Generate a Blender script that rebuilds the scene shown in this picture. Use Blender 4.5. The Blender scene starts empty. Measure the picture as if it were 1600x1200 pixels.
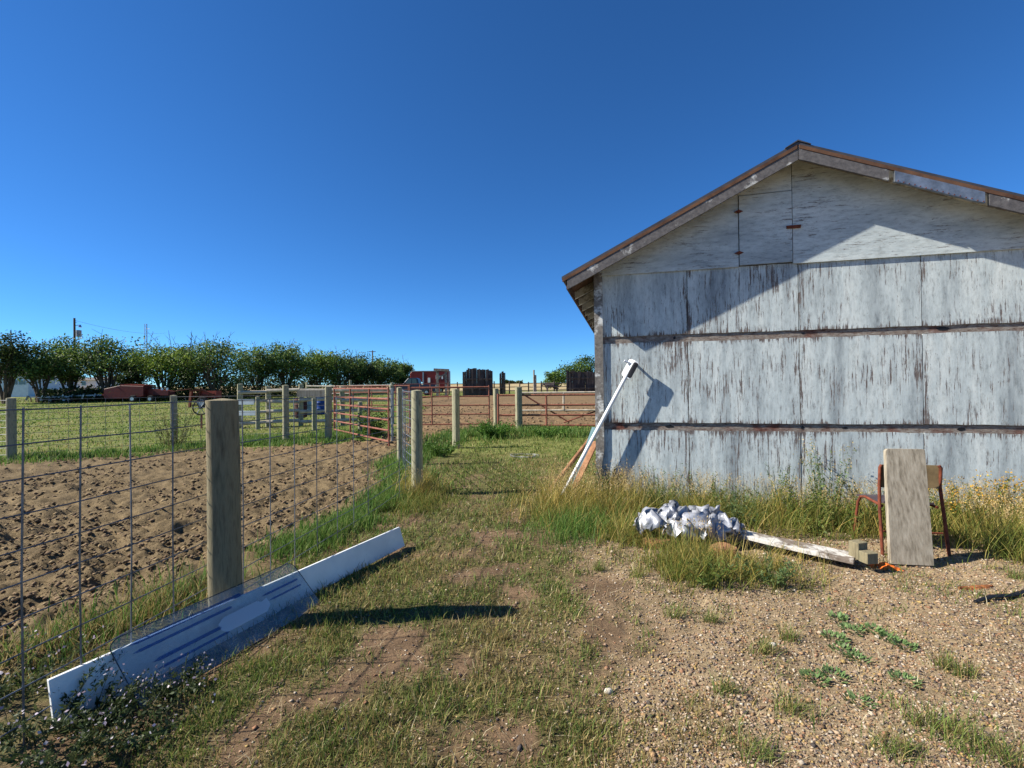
import bpy, math, random
import numpy as np
from mathutils import Vector, Matrix, Euler

# ------------------------------------------------------------------ camera, sky, sun, exposure
scene = bpy.context.scene
COL = scene.collection
F_PX, CAM_H = 730.0, 1.5
PITCH, ROLL = math.radians(0.47), math.radians(-0.6)
CAM_ROT = Euler((math.radians(90) + PITCH, 0, 0)).to_matrix() @ Matrix.Rotation(ROLL, 3, 'Z')
cam_data = bpy.data.cameras.new('camera')
cam = bpy.data.objects.new('camera', cam_data)
COL.objects.link(cam)
cam.location = (0, 0, CAM_H)
cam.rotation_euler = CAM_ROT.to_euler()
cam_data.sensor_width = 36.0
cam_data.lens = F_PX / 1600 * 36.0
cam_data.clip_start, cam_data.clip_end = 0.05, 6000
scene.camera = cam

SUN_EL, SUN_AZ = math.radians(38.5), math.radians(4.5)   # light travels towards +X, a little away from the camera
ldir = Vector((math.cos(SUN_AZ) * math.cos(SUN_EL), math.sin(SUN_AZ) * math.cos(SUN_EL), -math.sin(SUN_EL)))
sun_data = bpy.data.lights.new('sun', 'SUN')
sun_data.energy = 5.0
sun_data.angle = math.radians(0.5)
sun_data.color = (1.0, 0.95, 0.85)
sun = bpy.data.objects.new('sun', sun_data)
COL.objects.link(sun)
sun.rotation_euler = ldir.to_track_quat('-Z', 'Y').to_euler()

world = bpy.data.worlds.new('World')
scene.world = world
world.use_nodes = True
wn = world.node_tree
sky = wn.nodes.new('ShaderNodeTexSky')
sky.sky_type = 'NISHITA'
sky.sun_disc = False
sky.sun_elevation = SUN_EL
sky.sun_rotation = math.radians(-94.5)
sky.altitude = 3000
sky.air_density = 1.0
sky.dust_density = 0.0
sky.ozone_density = 6.0
hs = wn.nodes.new('ShaderNodeHueSaturation')
hs.inputs['Saturation'].default_value = 1.1
tint = wn.nodes.new('ShaderNodeMix'); tint.data_type = 'RGBA'; tint.blend_type = 'MULTIPLY'; tint.inputs[0].default_value = 1.0
tint.inputs[7].default_value = (0.64, 1.0, 1.20, 1)
bg = wn.nodes['Background']
bg.inputs['Strength'].default_value = 0.070
wn.links.new(sky.outputs[0], hs.inputs['Color'])
wn.links.new(hs.outputs[0], tint.inputs[6])
wn.links.new(tint.outputs[2], bg.inputs['Color'])

scene.view_settings.view_transform = 'Standard'
scene.view_settings.look = 'None'
scene.view_settings.gamma = 1.0
scene.view_settings.use_curve_mapping = False
scene.view_settings.exposure = 1.0

# ------------------------------------------------------------------ helpers
rng = np.random.default_rng(7)
random.seed(7)

def lin(c):
    c = np.asarray(c, float) / 255.0
    return np.where(c <= 0.04045, c / 12.92, ((c + 0.055) / 1.055) ** 2.4)

def ray(u, v):
    return CAM_ROT @ Vector(((u - 800) / F_PX, -(v - 600) / F_PX, -1.0))

def zg(x, y):                      # the lie of the land: flat yard, rising gently to the far fields
    y = np.asarray(y, float)
    t = y - 14.0
    return 0.0165 * np.where(t > 40, t, 6.0 * np.log1p(np.exp(np.clip(t, -60, 40) / 6.0)))

def zgf(x, y):
    return float(zg(x, y))

def G(u, v):                       # where the sight line through a photo point meets the ground
    d = ray(u, v)
    y = 1.0
    prev = y
    while y < 900:
        z = CAM_H + d.z / d.y * y
        if z <= zgf(0, y):
            lo, hi = prev, y
            for _ in range(30):
                m = (lo + hi) / 2
                if CAM_H + d.z / d.y * m <= zgf(0, m): hi = m
                else: lo = m
            y = hi
            break
        prev = y
        y *= 1.03
    return Vector((d.x / d.y * y, y, zgf(0, y)))

def at(u, v, Y):                   # point on that sight line at a given distance ahead
    d = ray(u, v)
    return Vector((d.x / d.y * Y, Y, CAM_H + d.z / d.y * Y))

def gx(u, Y):                      # ground point in the direction of a photo column, at a given distance
    p = at(u, 606, Y)
    return Vector((p.x, Y, zgf(p.x, Y)))

def _hash(ix, iy, seed):
    h = (ix.astype(np.int64) * 374761393 + iy.astype(np.int64) * 668265263 + seed * 1442695041) & 0xFFFFFFFF
    h = ((h ^ (h >> 13)) * 1274126177) & 0xFFFFFFFF
    return ((h ^ (h >> 16)) & 0xFFFF) / 65535.0

def vnoise(x, y, s, seed=0):
    x = np.asarray(x, float) / s; y = np.asarray(y, float) / s
    ix = np.floor(x); iy = np.floor(y)
    fx = x - ix; fy = y - iy
    fx = fx * fx * (3 - 2 * fx); fy = fy * fy * (3 - 2 * fy)
    a = _hash(ix, iy, seed); b = _hash(ix + 1, iy, seed); c = _hash(ix, iy + 1, seed); d = _hash(ix + 1, iy + 1, seed)
    return (a * (1 - fx) + b * fx) * (1 - fy) + (c * (1 - fx) + d * fx) * fy

def fbm(x, y, s, seed=0, o=4):
    t = 0; w = 0; a = 1.0
    for k in range(o):
        t = t + a * vnoise(x, y, s / 2 ** k, seed + k * 17); w += a; a *= 0.55
    return t / w

def sstep(a, b, x):
    t = np.clip((x - a) / (b - a), 0, 1)
    return t * t * (3 - 2 * t)

def tag(o, label=None, cat=None, group=None, kind=None):
    if label: o['label'] = label
    if cat: o['category'] = cat
    if group: o['group'] = group
    if kind: o['kind'] = kind
    return o

def empty(name, loc, label=None, cat=None, group=None):
    o = bpy.data.objects.new(name, None)
    o.empty_display_size = 0.1
    o.location = loc
    COL.objects.link(o)
    return tag(o, label, cat, group)

def mesh_obj(name, verts, faces, mat, parent=None, colors=None, smooth=False):
    me = bpy.data.meshes.new(name)
    if isinstance(verts, np.ndarray):
        nv = len(verts); me.vertices.add(nv); me.vertices.foreach_set('co', verts.astype(np.float32).ravel())
        k = faces.shape[1]; nf = len(faces)
        me.loops.add(nf * k); me.loops.foreach_set('vertex_index', faces.astype(np.int32).ravel())
        me.polygons.add(nf); me.polygons.foreach_set('loop_start', np.arange(0, nf * k, k, dtype=np.int32))
        me.update(calc_edges=True)
    else:
        me.from_pydata(verts, [], faces)
    if colors is not None:
        ca = me.color_attributes.new('Col', 'FLOAT_COLOR', 'POINT')
        c4 = np.ones((len(colors), 4), np.float32); c4[:, :3] = colors
        ca.data.foreach_set('color', c4.ravel())
    if smooth: me.polygons.foreach_set('use_smooth', np.ones(len(me.polygons), bool))
    me.materials.append(mat)
    o = bpy.data.objects.new(name, me)
    COL.objects.link(o)
    if parent: o.parent = parent
    return o

class MB:
    """collects shapes; build() links them as one mesh (world points are stored relative to the parent's place)"""
    def __init__(s): s.v = []; s.f = []
    def add(s, vs, fs):
        n = len(s.v); s.v += [tuple(p) for p in vs]; s.f += [tuple(i + n for i in f) for f in fs]; return s
    def box(s, c, size, rot=None):
        c = Vector(c); hx, hy, hz = size[0] / 2, size[1] / 2, size[2] / 2
        vs = [Vector((x, y, z)) for x in (-hx, hx) for y in (-hy, hy) for z in (-hz, hz)]
        if rot is not None: vs = [rot @ p for p in vs]
        return s.add([c + p for p in vs], [(0, 1, 3, 2), (4, 6, 7, 5), (0, 4, 5, 1), (2, 3, 7, 6), (0, 2, 6, 4), (1, 5, 7, 3)])
    def beam(s, a, b, w, h, up=(0, 0, 1), b2=0.0):
        a = Vector(a); b = Vector(b); d = (b - a).normalized(); up = Vector(up)
        r = d.cross(up)
        if r.length < 1e-4: r = d.cross(Vector((1, 0, 0)))
        r.normalize(); u = r.cross(d)
        vs = []
        for p in (a, b):
            for (i, j) in ((-1, -1), (1, -1), (1, 1), (-1, 1)):
                vs.append(p + r * (w / 2 * i) + u * (h / 2 * j))
        return s.add(vs, [(3, 2, 1, 0), (4, 5, 6, 7), (0, 1, 5, 4), (1, 2, 6, 5), (2, 3, 7, 6), (3, 0, 4, 7)])
    def tube(s, pts, rad, n=8, cap=True):
        pts = [Vector(p) for p in pts]
        if not isinstance(rad, (list, tuple)): rad = [rad] * len(pts)
        base = len(s.v); ref = None
        for i, p in enumerate(pts):
            d = (pts[min(i + 1, len(pts) - 1)] - pts[max(i - 1, 0)]).normalized()
            if ref is None:
                ref = d.cross(Vector((0, 0, 1)))
                if ref.length < 1e-3: ref = d.cross(Vector((1, 0, 0)))
            ref = (ref - d * ref.dot(d)).normalized(); w = d.cross(ref)
            for k in range(n):
                a = 2 * math.pi * k / n
                s.v.append(tuple(p + (ref * math.cos(a) + w * math.sin(a)) * rad[i]))
        for i in range(len(pts) - 1):
            for k in range(n):
                a = base + i * n + k; b = base + i * n + (k + 1) % n
                s.f.append((a, b, b + n, a + n))
        if cap:
            s.f.append(tuple(base + k for k in reversed(range(n))))
            s.f.append(tuple(base + (len(pts) - 1) * n + k for k in range(n)))
        return s
    def prism(s, poly, ext):        # flat polygon of points, extruded by a vector
        n = len(poly); e = Vector(ext)
        vs = [Vector(p) for p in poly] + [Vector(p) + e for p in poly]
        return s.add(vs, [tuple(reversed(range(n))), tuple(range(n, 2 * n))] + [(i, (i + 1) % n, n + (i + 1) % n, n + i) for i in range(n)])
    def build(s, name, mat, parent=None, smooth=False, local=False, bevel=0):
        off = Vector((0, 0, 0)) if (parent is None or local) else world_loc(parent)
        vs = [(p[0] - off.x, p[1] - off.y, p[2] - off.z) for p in s.v]
        o = mesh_obj(name, vs, s.f, mat, parent, smooth=False)
        if smooth:
            me = o.data
            me.polygons.foreach_set('use_smooth', np.ones(len(me.polygons), bool))
            try: me.set_sharp_from_angle(angle=math.radians(40))
            except Exception: pass
        if bevel:
            m = o.modifiers.new('bevel', 'BEVEL'); m.width = bevel; m.segments = 1; m.limit_method = 'ANGLE'
        return o

def world_loc(o):
    v = Vector((0, 0, 0))
    while o: v += o.location; o = o.parent
    return v

# ------------------------------------------------------------------ materials
MATS = {}
def nodes_mat(name, rough=0.8, metal=0.0, spec=0.3):
    m = bpy.data.materials.new(name); m.use_nodes = True
    nt = m.node_tree; b = nt.nodes['Principled BSDF']
    b.inputs['Roughness'].default_value = rough; b.inputs['Metallic'].default_value = metal
    b.inputs['Specular IOR Level'].default_value = spec
    return m, nt, b

def N(nt, t, **kw):
    n = nt.nodes.new(t)
    for k, v in kw.items(): setattr(n, k, v)
    return n

def noise(nt, vec, scale, detail=4, rough=0.6, dist=0.0):
    n = N(nt, 'ShaderNodeTexNoise'); n.inputs['Scale'].default_value = scale; n.inputs['Detail'].default_value = detail
    n.inputs['Roughness'].default_value = rough; n.inputs['Distortion'].default_value = dist
    if vec is not None: nt.links.new(vec, n.inputs['Vector'])
    return n.outputs['Fac']

def mapping(nt, scale, coord='Object'):
    tc = N(nt, 'ShaderNodeTexCoord'); mp = N(nt, 'ShaderNodeMapping'); mp.inputs['Scale'].default_value = scale
    nt.links.new(tc.outputs[coord], mp.inputs['Vector']); return mp.outputs[0]

def ramp(nt, fac, stops):
    r = N(nt, 'ShaderNodeValToRGB'); e = r.color_ramp.elements
    while len(e) < len(stops): e.new(0.5)
    for i, (p, c) in enumerate(stops):
        e[i].position = p
        c = (c, c, c) if isinstance(c, (int, float)) else tuple(c)
        e[i].color = (*c, 1)
    nt.links.new(fac, r.inputs[0]); return r.outputs[0]

def mix(nt, fac, a, b, mode='MIX'):
    m = N(nt, 'ShaderNodeMix', data_type='RGBA', blend_type=mode)
    for sock, val in ((m.inputs[0], fac), (m.inputs[6], a), (m.inputs[7], b)):
        if hasattr(val, 'default_value') or hasattr(val, 'is_linked'): nt.links.new(val, sock)
        elif isinstance(val, (int, float)): sock.default_value = val
        else: sock.default_value = (*[float(q) for q in val], 1)
    return m.outputs[2]

def mth(nt, op, a, b=None, c=None):
    m = N(nt, 'ShaderNodeMath', operation=op)
    for i, val in enumerate((a, b, c)):
        if val is None: continue
        if isinstance(val, (int, float)): m.inputs[i].default_value = val
        else: nt.links.new(val, m.inputs[i])
    return m.outputs[0]

def bump(nt, b, h, strength=0.4, dist=0.01):
    n = N(nt, 'ShaderNodeBump'); n.inputs['Strength'].default_value = strength; n.inputs['Distance'].default_value = dist
    nt.links.new(h, n.inputs['Height']); nt.links.new(n.outputs[0], b.inputs['Normal'])

def mottled(name, c1, c2, scale=6, stretch=(1, 1, 1), rough=0.8, metal=0.0, bstr=0.3, c3=None, spec=0.3):
    """two- or three-tone worn surface"""
    m, nt, b = nodes_mat(name, rough, metal, spec)
    v = mapping(nt, stretch)
    f = noise(nt, v, scale, 6, 0.65)
    stops = [(0.33, lin(c1)), (0.66, lin(c2))]
    if c3 is not None: stops = [(0.30, lin(c1)), (0.5, lin(c2)), (0.68, lin(c3))]
    nt.links.new(ramp(nt, f, stops), b.inputs['Base Color'])
    if bstr: bump(nt, b, noise(nt, v, scale * 3, 5, 0.7), bstr, 0.004)
    MATS[name] = m
    return m

M = MATS
mottled('post_wood', (92, 88, 70), (150, 145, 118), 7, (5, 5, 0.7), 0.9, bstr=0.7, c3=(118, 120, 92))
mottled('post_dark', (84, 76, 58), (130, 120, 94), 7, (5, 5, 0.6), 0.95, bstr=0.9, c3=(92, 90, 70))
mottled('old_wood', (95, 88, 80), (150, 142, 130), 6, (1, 1, 1), 0.9, bstr=0.5)
mottled('grey_board', (104, 94, 78), (146, 136, 118), 2.6, (16, 16, 0.7), 0.85, bstr=0.4, c3=(168, 158, 140))
mottled('pale_rail', (150, 138, 118), (196, 186, 168), 5, (1, 1, 1), 0.85, bstr=0.3)
mottled('dark_slab', (46, 40, 38), (84, 76, 72), 3, (1, 1, 0.2), 0.95, bstr=0.3)
mottled('white_board', (206, 208, 206), (232, 232, 228), 2, (1, 1, 1), 0.5, bstr=0.05)
mottled('rust_pipe', (70, 38, 30), (138, 84, 66), 8, (1, 1, 1), 0.75, bstr=0.3, c3=(100, 56, 44))
mottled('rust_brown', (74, 36, 24), (124, 64, 42), 20, (1, 1, 1), 0.8, bstr=0.4)
mottled('galv', (120, 124, 128), (166, 170, 174), 10, (1, 1, 1), 0.45, 0.75, 0.1)
mottled('wire', (88, 90, 94), (130, 132, 136), 14, (1, 1, 1), 0.5, 0.6, 0.1)
mottled('red_paint', (70, 20, 18), (102, 32, 26), 3, (1, 1, 1), 0.55, bstr=0.1)
mottled('red_faded', (118, 40, 30), (150, 66, 48), 3, (1, 1, 1), 0.7, bstr=0.1)
mottled('trailer_red', (92, 22, 22), (120, 34, 30), 1.5, (1, 1, 1), 0.45, bstr=0.05)
mottled('rubber', (26, 26, 27), (44, 43, 42), 6, (1, 1, 1), 0.9, bstr=0.2)
mottled('truck_blue', (18, 26, 44), (26, 36, 58), 2, (1, 1, 1), 0.3, bstr=0, spec=0.5)
mottled('dark_glass', (20, 26, 32), (34, 42, 50), 2, (1, 1, 1), 0.08, bstr=0, spec=0.8)
mottled('chrome', (150, 152, 156), (190, 192, 196), 3, (1, 1, 1), 0.25, 0.9, 0)
mottled('house_white', (205, 208, 208), (228, 230, 228), 2, (1, 1, 1), 0.8, bstr=0)
mottled('shingle', (84, 78, 74), (116, 108, 102), 6, (1, 1, 1), 0.95, bstr=0.2)
mottled('barrel_blue', (22, 52, 112), (36, 74, 142), 3, (1, 1, 1), 0.4, bstr=0)
mottled('barrel_pale', (130, 168, 176), (160, 192, 196), 3, (1, 1, 1), 0.5, bstr=0)
mottled('barrel_dark', (54, 30, 26), (84, 50, 40), 3, (1, 1, 1), 0.8, bstr=0.1)
mottled('stump', (92, 62, 40), (146, 102, 66), 9, (1, 1, 3), 0.9, bstr=0.6)
mottled('orange_cloth', (214, 96, 30), (238, 124, 48), 6, (1, 1, 1), 0.8, bstr=0.3)
mottled('black_plastic', (20, 20, 22), (34, 34, 36), 4, (1, 1, 1), 0.5, bstr=0.05)
mottled('white_metal', (214, 216, 216), (232, 232, 230), 2, (1, 1, 1), 0.4, bstr=0.03)
mottled('bark', (64, 52, 42), (104, 90, 74), 8, (1, 1, 0.3), 0.95, bstr=0.5)
mottled('bark_chip', (94, 54, 30), (150, 94, 52), 16, (1, 1, 1), 0.95, bstr=0.6)
mottled('stone', (176, 166, 148), (214, 206, 190), 9, (1, 1, 1), 0.9, bstr=0.4)
mottled('teal_board', (50, 84, 92), (84, 112, 116), 6, (1, 1, 1), 0.7, bstr=0.1)
mottled('orange_wood', (112, 76, 52), (158, 116, 84), 8, (1, 1, 1), 0.85, bstr=0.4)
mottled('hide', (70, 60, 58), (118, 104, 98), 3, (1, 1, 1), 0.9, bstr=0)
mottled('roof_metal', (66, 64, 66), (92, 90, 92), 3, (1, 1, 1), 0.5, 0.4, 0.1)
mottled('deck_wood', (66, 46, 36), (106, 76, 56), 5, (1, 0.3, 1), 0.9, bstr=0.4)
mottled('studs', (52, 44, 38), (80, 68, 58), 5, (1, 1, 1), 0.95, bstr=0.2)
mottled('seat_ply', (84, 70, 48), (122, 104, 74), 7, (1, 1, 1), 0.6, bstr=0.2)
mottled('seat_vinyl', (52, 44, 50), (78, 66, 70), 7, (1, 1, 1), 0.5, bstr=0.2)
mottled('hose', (60, 62, 58), (150, 150, 140), 14, (1, 1, 1), 0.6, bstr=0.1)
mottled('tower_grey', (120, 124, 130), (150, 154, 160), 3, (1, 1, 1), 0.6, 0.4, 0)

def make_foliage_mat(name, trans=0.35, rough=0.6):
    m, nt, b = nodes_mat(name, rough, 0, 0.25)
    a = N(nt, 'ShaderNodeVertexColor', layer_name='Col')
    nt.links.new(a.outputs['Color'], b.inputs['Base Color'])
    t = N(nt, 'ShaderNodeBsdfTranslucent'); nt.links.new(a.outputs['Color'], t.inputs['Color'])
    mx = N(nt, 'ShaderNodeMixShader'); mx.inputs[0].default_value = trans
    nt.links.new(b.outputs[0], mx.inputs[1]); nt.links.new(t.outputs[0], mx.inputs[2])
    nt.links.new(mx.outputs[0], nt.nodes['Material Output'].inputs['Surface'])
    M[name] = m
make_foliage_mat('blade', 0.35)
make_foliage_mat('leaf', 0.3)

def ground_mat():
    m, nt, b = nodes_mat('ground', 0.95, 0, 0.1)
    a = N(nt, 'ShaderNodeVertexColor', layer_name='Col')
    v = mapping(nt, (1, 1, 1))
    f1 = ramp(nt, noise(nt, v, 45, 6, 0.75), [(0.3, 0.55), (0.7, 1.4)])
    f2 = ramp(nt, noise(nt, v, 2.3, 4, 0.6), [(0.3, 0.82), (0.7, 1.16)])
    c = mix(nt, 1.0, a.outputs['Color'], f1, 'MULTIPLY')
    c = mix(nt, 1.0, c, f2, 'MULTIPLY')
    nt.links.new(c, b.inputs['Base Color'])
    bump(nt, b, noise(nt, v, 38, 8, 0.75), 0.8, 0.02)
    M['ground'] = m
ground_mat()

def attr_mat(name, rough=0.9):
    m, nt, b = nodes_mat(name, rough, 0, 0.15)
    a = N(nt, 'ShaderNodeVertexColor', layer_name='Col')
    f = ramp(nt, noise(nt, mapping(nt, (1, 1, 1)), 60, 4, 0.7), [(0.3, 0.75), (0.7, 1.2)])
    nt.links.new(mix(nt, 1.0, a.outputs['Color'], f, 'MULTIPLY'), b.inputs['Base Color'])
    M[name] = m
attr_mat('pebble'); attr_mat('clod')

JOINTS = (1.122, 2.36, 3.59, 4.81)
def wall_mat(name, horizontal=False):
    """peeling white paint on plywood; shed frame: x along the gable, z up"""
    m, nt, b = nodes_mat(name, 0.75, 0, 0.25)
    st = (0.35, 1, 5.0) if horizontal else (5.5, 1, 0.33)
    oi = N(nt, 'ShaderNodeObjectInfo'); cx = N(nt, 'ShaderNodeCombineXYZ')
    for k_ in range(3): nt.links.new(mth(nt, 'MULTIPLY', oi.outputs['Random'], 37.0 + 11 * k_), cx.inputs[k_])
    def vmap(scale):                                     # every sheet weathers in its own way
        ad = N(nt, 'ShaderNodeVectorMath', operation='ADD'); nt.links.new(mapping(nt, scale), ad.inputs[0]); nt.links.new(cx.outputs[0], ad.inputs[1]); return ad.outputs[0]
    v = vmap(st); v1 = vmap((1, 1, 1)); blot2 = noise(nt, vmap((1, 1, 1)), 3.1, 4, 0.65)
    grain = noise(nt, v, 9, 8, 0.72)
    blot = noise(nt, v1, 1.7, 5, 0.6)
    tone = noise(nt, vmap((2.6, 1, 0.35) if not horizontal else (0.3, 1, 1.4)), 1.6, 6, 0.65)
    fine = noise(nt, mapping(nt, (26, 1, 2.2) if not horizontal else (2.2, 1, 26)), 5, 5, 0.7)
    paint = ramp(nt, tone, [(0.3, lin((136, 144, 146))), (0.5, lin((184, 192, 190))), (0.72, lin((208, 212, 206)))])
    wood = ramp(nt, fine, [(0.35, lin((70, 60, 56))), (0.65, lin((120, 110, 104)))])
    sep = N(nt, 'ShaderNodeSeparateXYZ'); tc = N(nt, 'ShaderNodeTexCoord'); nt.links.new(tc.outputs['Object'], sep.inputs[0])
    x, z = sep.outputs[0], sep.outputs[2]
    wear = mth(nt, 'ADD', mth(nt, 'MULTIPLY', grain, 1.0), mth(nt, 'MULTIPLY', mth(nt, 'SUBTRACT', blot, 0.5), 0.45))
    wear = mth(nt, 'ADD', wear, mth(nt, 'MULTIPLY', mth(nt, 'SUBTRACT', fine, 0.5), 0.35))
    if not horizontal:
        for j in JOINTS:                                # paint has flaked along the sheet joints ...
            d = mth(nt, 'ABSOLUTE', mth(nt, 'SUBTRACT', x, j))
            k = mth(nt, 'MULTIPLY', mth(nt, 'MULTIPLY', mth(nt, 'MAXIMUM', mth(nt, 'SUBTRACT', 0.07, d), 0), 4.2), mth(nt, 'MULTIPLY', blot2, blot2))
            wear = mth(nt, 'ADD', wear, k)
        for zz in (0.948, 2.145, 1.042, 2.055):              # ... and at the edges that meet the girts
            d = mth(nt, 'ABSOLUTE', mth(nt, 'SUBTRACT', z, zz))
            k = mth(nt, 'MULTIPLY', mth(nt, 'MULTIPLY', mth(nt, 'MAXIMUM', mth(nt, 'SUBTRACT', 0.07, d), 0), 5.5), mth(nt, 'MULTIPLY', blot2, blot2))
            wear = mth(nt, 'ADD', wear, k)
    fl = noise(nt, mapping(nt, (34, 1, 9) if not horizontal else (8, 1, 40)), 3.2, 3, 0.6)
    wear = mth(nt, 'ADD', wear, mth(nt, 'MULTIPLY', mth(nt, 'MAXIMUM', mth(nt, 'SUBTRACT', fl, 0.60), 0), 1.3))
    thr = 0.585 if not horizontal else 0.62
    mask = ramp(nt, wear, [(thr, 0.0), (thr + 0.055, 1.0)])
    grime = noise(nt, vmap((7, 1, 2.2) if not horizontal else (2, 1, 7)), 4.2, 9, 0.78)
    c = mix(nt, 1.0, paint, ramp(nt, grime, [(0.34, 0.60), (0.47, 0.92), (0.6, 1.06)]), 'MULTIPLY')
    c = mix(nt, mask, c, wood)
    nt.links.new(c, b.inputs['Base Color'])
    h = mth(nt, 'SUBTRACT', mth(nt, 'MULTIPLY', fine, 0.4), mask)
    bump(nt, b, h, 0.5, 0.004)
    M[name] = m
wall_mat('wall_paint'); wall_mat('gable_paint', True)

def girt_mat():
    m, nt, b = nodes_mat('girt', 0.9, 0, 0.15)
    f = noise(nt, mapping(nt, (3, 1, 9)), 4, 7, 0.75)
    g = noise(nt, mapping(nt, (1, 1, 1)), 2.2, 3, 0.6)
    c1 = ramp(nt, f, [(0.32, lin((74, 46, 40))), (0.43, lin((112, 98, 88))), (0.6, lin((146, 138, 128))), (0.75, lin((186, 184, 178)))])
    c2 = ramp(nt, f, [(0.35, lin((58, 34, 30))), (0.6, lin((116, 74, 62))), (0.75, lin((150, 134, 124)))])
    nt.links.new(mix(nt, ramp(nt, g, [(0.5, 0.0), (0.62, 1.0)]), c1, c2), b.inputs['Base Color'])
    bump(nt, b, f, 0.8, 0.01); M['girt'] = m
girt_mat()

def trim_mat(name, base1, base2, white, amount):
    """weathered board that keeps scraps of white paint"""
    m, nt, b = nodes_mat(name, 0.85, 0, 0.2)
    f = noise(nt, mapping(nt, (3, 1, 3)), 7, 8, 0.75)
    g = noise(nt, mapping(nt, (1.2, 1, 1.2)), 3, 5, 0.7)
    w = ramp(nt, f, [(0.3, lin(base1)), (0.7, lin(base2))])
    nt.links.new(mix(nt, ramp(nt, g, [(amount, 0.0), (amount + 0.08, 1.0)]), w, lin(white)), b.inputs['Base Color'])
    bump(nt, b, f, 0.6, 0.006); M[name] = m
trim_mat('fascia', (66, 64, 66), (112, 108, 106), (184, 184, 180), 0.58)
trim_mat('corner_board', (80, 76, 72), (140, 134, 126), (200, 200, 194), 0.52)
trim_mat('soffit', (120, 116, 108), (158, 152, 142), (206, 204, 196), 0.48)
trim_mat('peeling_plank', (92, 80, 70), (136, 124, 112), (196, 192, 184), 0.50)
trim_mat('side_wall', (110, 106, 102), (150, 148, 144), (205, 208, 206), 0.5)

def tarp_mat():
    m, nt, b = nodes_mat('tarp', 0.38, 0.25, 0.5)
    f = noise(nt, mapping(nt, (1, 1, 1)), 9, 5, 0.7)
    nt.links.new(ramp(nt, f, [(0.28, lin((84, 82, 84))), (0.42, lin((132, 134, 140))), (0.65, lin((172, 174, 180)))]), b.inputs['Base Color'])
    bump(nt, b, noise(nt, mapping(nt, (1, 1, 1)), 26, 4, 0.6), 0.5, 0.01); M['tarp'] = m
tarp_mat()

def acrylic_mat():
    m = bpy.data.materials.new('acrylic'); m.use_nodes = True; nt = m.node_tree; nt.nodes.clear()
    out = N(nt, 'ShaderNodeOutputMaterial')
    tr = N(nt, 'ShaderNodeBsdfTransparent'); tr.inputs[0].default_value = (0.88, 0.92, 0.94, 1)
    gl = N(nt, 'ShaderNodeBsdfGlossy'); gl.inputs['Roughness'].default_value = 0.06; gl.inputs[0].default_value = (0.9, 0.95, 1, 1)
    df = N(nt, 'ShaderNodeBsdfDiffuse'); df.inputs[0].default_value = (0.56, 0.56, 0.56, 1)
    lw = N(nt, 'ShaderNodeValue'); lw.outputs[0].default_value = 0.06
    dust = ramp(nt, noise(nt, mapping(nt, (1, 1, 1)), 7, 5, 0.65), [(0.4, 0.04), (0.75, 0.28)])
    a = N(nt, 'ShaderNodeMixShader'); b = N(nt, 'ShaderNodeMixShader')
    nt.links.new(dust, a.inputs[0]); nt.links.new(tr.outputs[0], a.inputs[1]); nt.links.new(df.outputs[0], a.inputs[2])
    nt.links.new(lw.outputs[0], b.inputs[0]); nt.links.new(a.outputs[0], b.inputs[1]); nt.links.new(gl.outputs[0], b.inputs[2])
    nt.links.new(b.outputs[0], out.inputs[0]); M['acrylic'] = m
    m2 = bpy.data.materials.new('blue_film'); m2.use_nodes = True; nt = m2.node_tree; nt.nodes.clear()
    out = N(nt, 'ShaderNodeOutputMaterial'); tr = N(nt, 'ShaderNodeBsdfTransparent'); tr.inputs[0].default_value = (0.50, 0.62, 0.82, 1)
    df = N(nt, 'ShaderNodeBsdfDiffuse'); df.inputs[0].default_value = (0.12, 0.22, 0.42, 1)
    a = N(nt, 'ShaderNodeMixShader'); a.inputs[0].default_value = 0.25
    nt.links.new(tr.outputs[0], a.inputs[1]); nt.links.new(df.outputs[0], a.inputs[2]); nt.links.new(a.outputs[0], out.inputs[0])
    M['blue_film'] = m2
    m3 = bpy.data.materials.new('frosted'); m3.use_nodes = True; nt = m3.node_tree; nt.nodes.clear()
    out = N(nt, 'ShaderNodeOutputMaterial'); tr = N(nt, 'ShaderNodeBsdfTransparent'); df = N(nt, 'ShaderNodeBsdfDiffuse'); df.inputs[0].default_value = (0.62, 0.66, 0.72, 1)
    a = N(nt, 'ShaderNodeMixShader'); a.inputs[0].default_value = 0.5
    nt.links.new(tr.outputs[0], a.inputs[1]); nt.links.new(df.outputs[0], a.inputs[2]); nt.links.new(a.outputs[0], out.inputs[0])
    M['frosted'] = m3
acrylic_mat()

# ------------------------------------------------------------------ key places
WTH = math.radians(13.8)
WU = Vector((math.cos(WTH), -math.sin(WTH), 0))          # along the gable wall, left to right
WN = Vector((-math.sin(WTH), -math.cos(WTH), 0))         # out of the wall, towards the yard
WC = Vector((1.10, 6.07, 0))                             # the wall's left corner at the ground
FA, FB = Vector((-1.83, 2.98, 0)), Vector((-1.345, 6.47, 0))   # near fence: thick post, corner post
FDIR = (FB - FA).normalized()
FC = gx(624, 9.0)

def wall_sd(x, y):                                       # along-wall and off-wall distance of ground points
    dx, dy = x - WC.x, y - WC.y
    return dx * WU.x + dy * WU.y, dx * WN.x + dy * WN.y

def fence_off(x, y):                                     # signed distance from the near fence line, + on the yard side
    return (x - FA.x) * FDIR.y - (y - FA.y) * FDIR.x

def poly_mask(x, y, poly):
    inside = np.zeros(np.shape(x), bool)
    n = len(poly)
    for i in range(n):
        x1, y1 = poly[i]; x2, y2 = poly[(i + 1) % n]
        c = ((y1 > y) != (y2 > y)) & (x < (x2 - x1) * (y - y1) / (y2 - y1 + 1e-9) + x1)
        inside ^= c
    return inside

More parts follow.
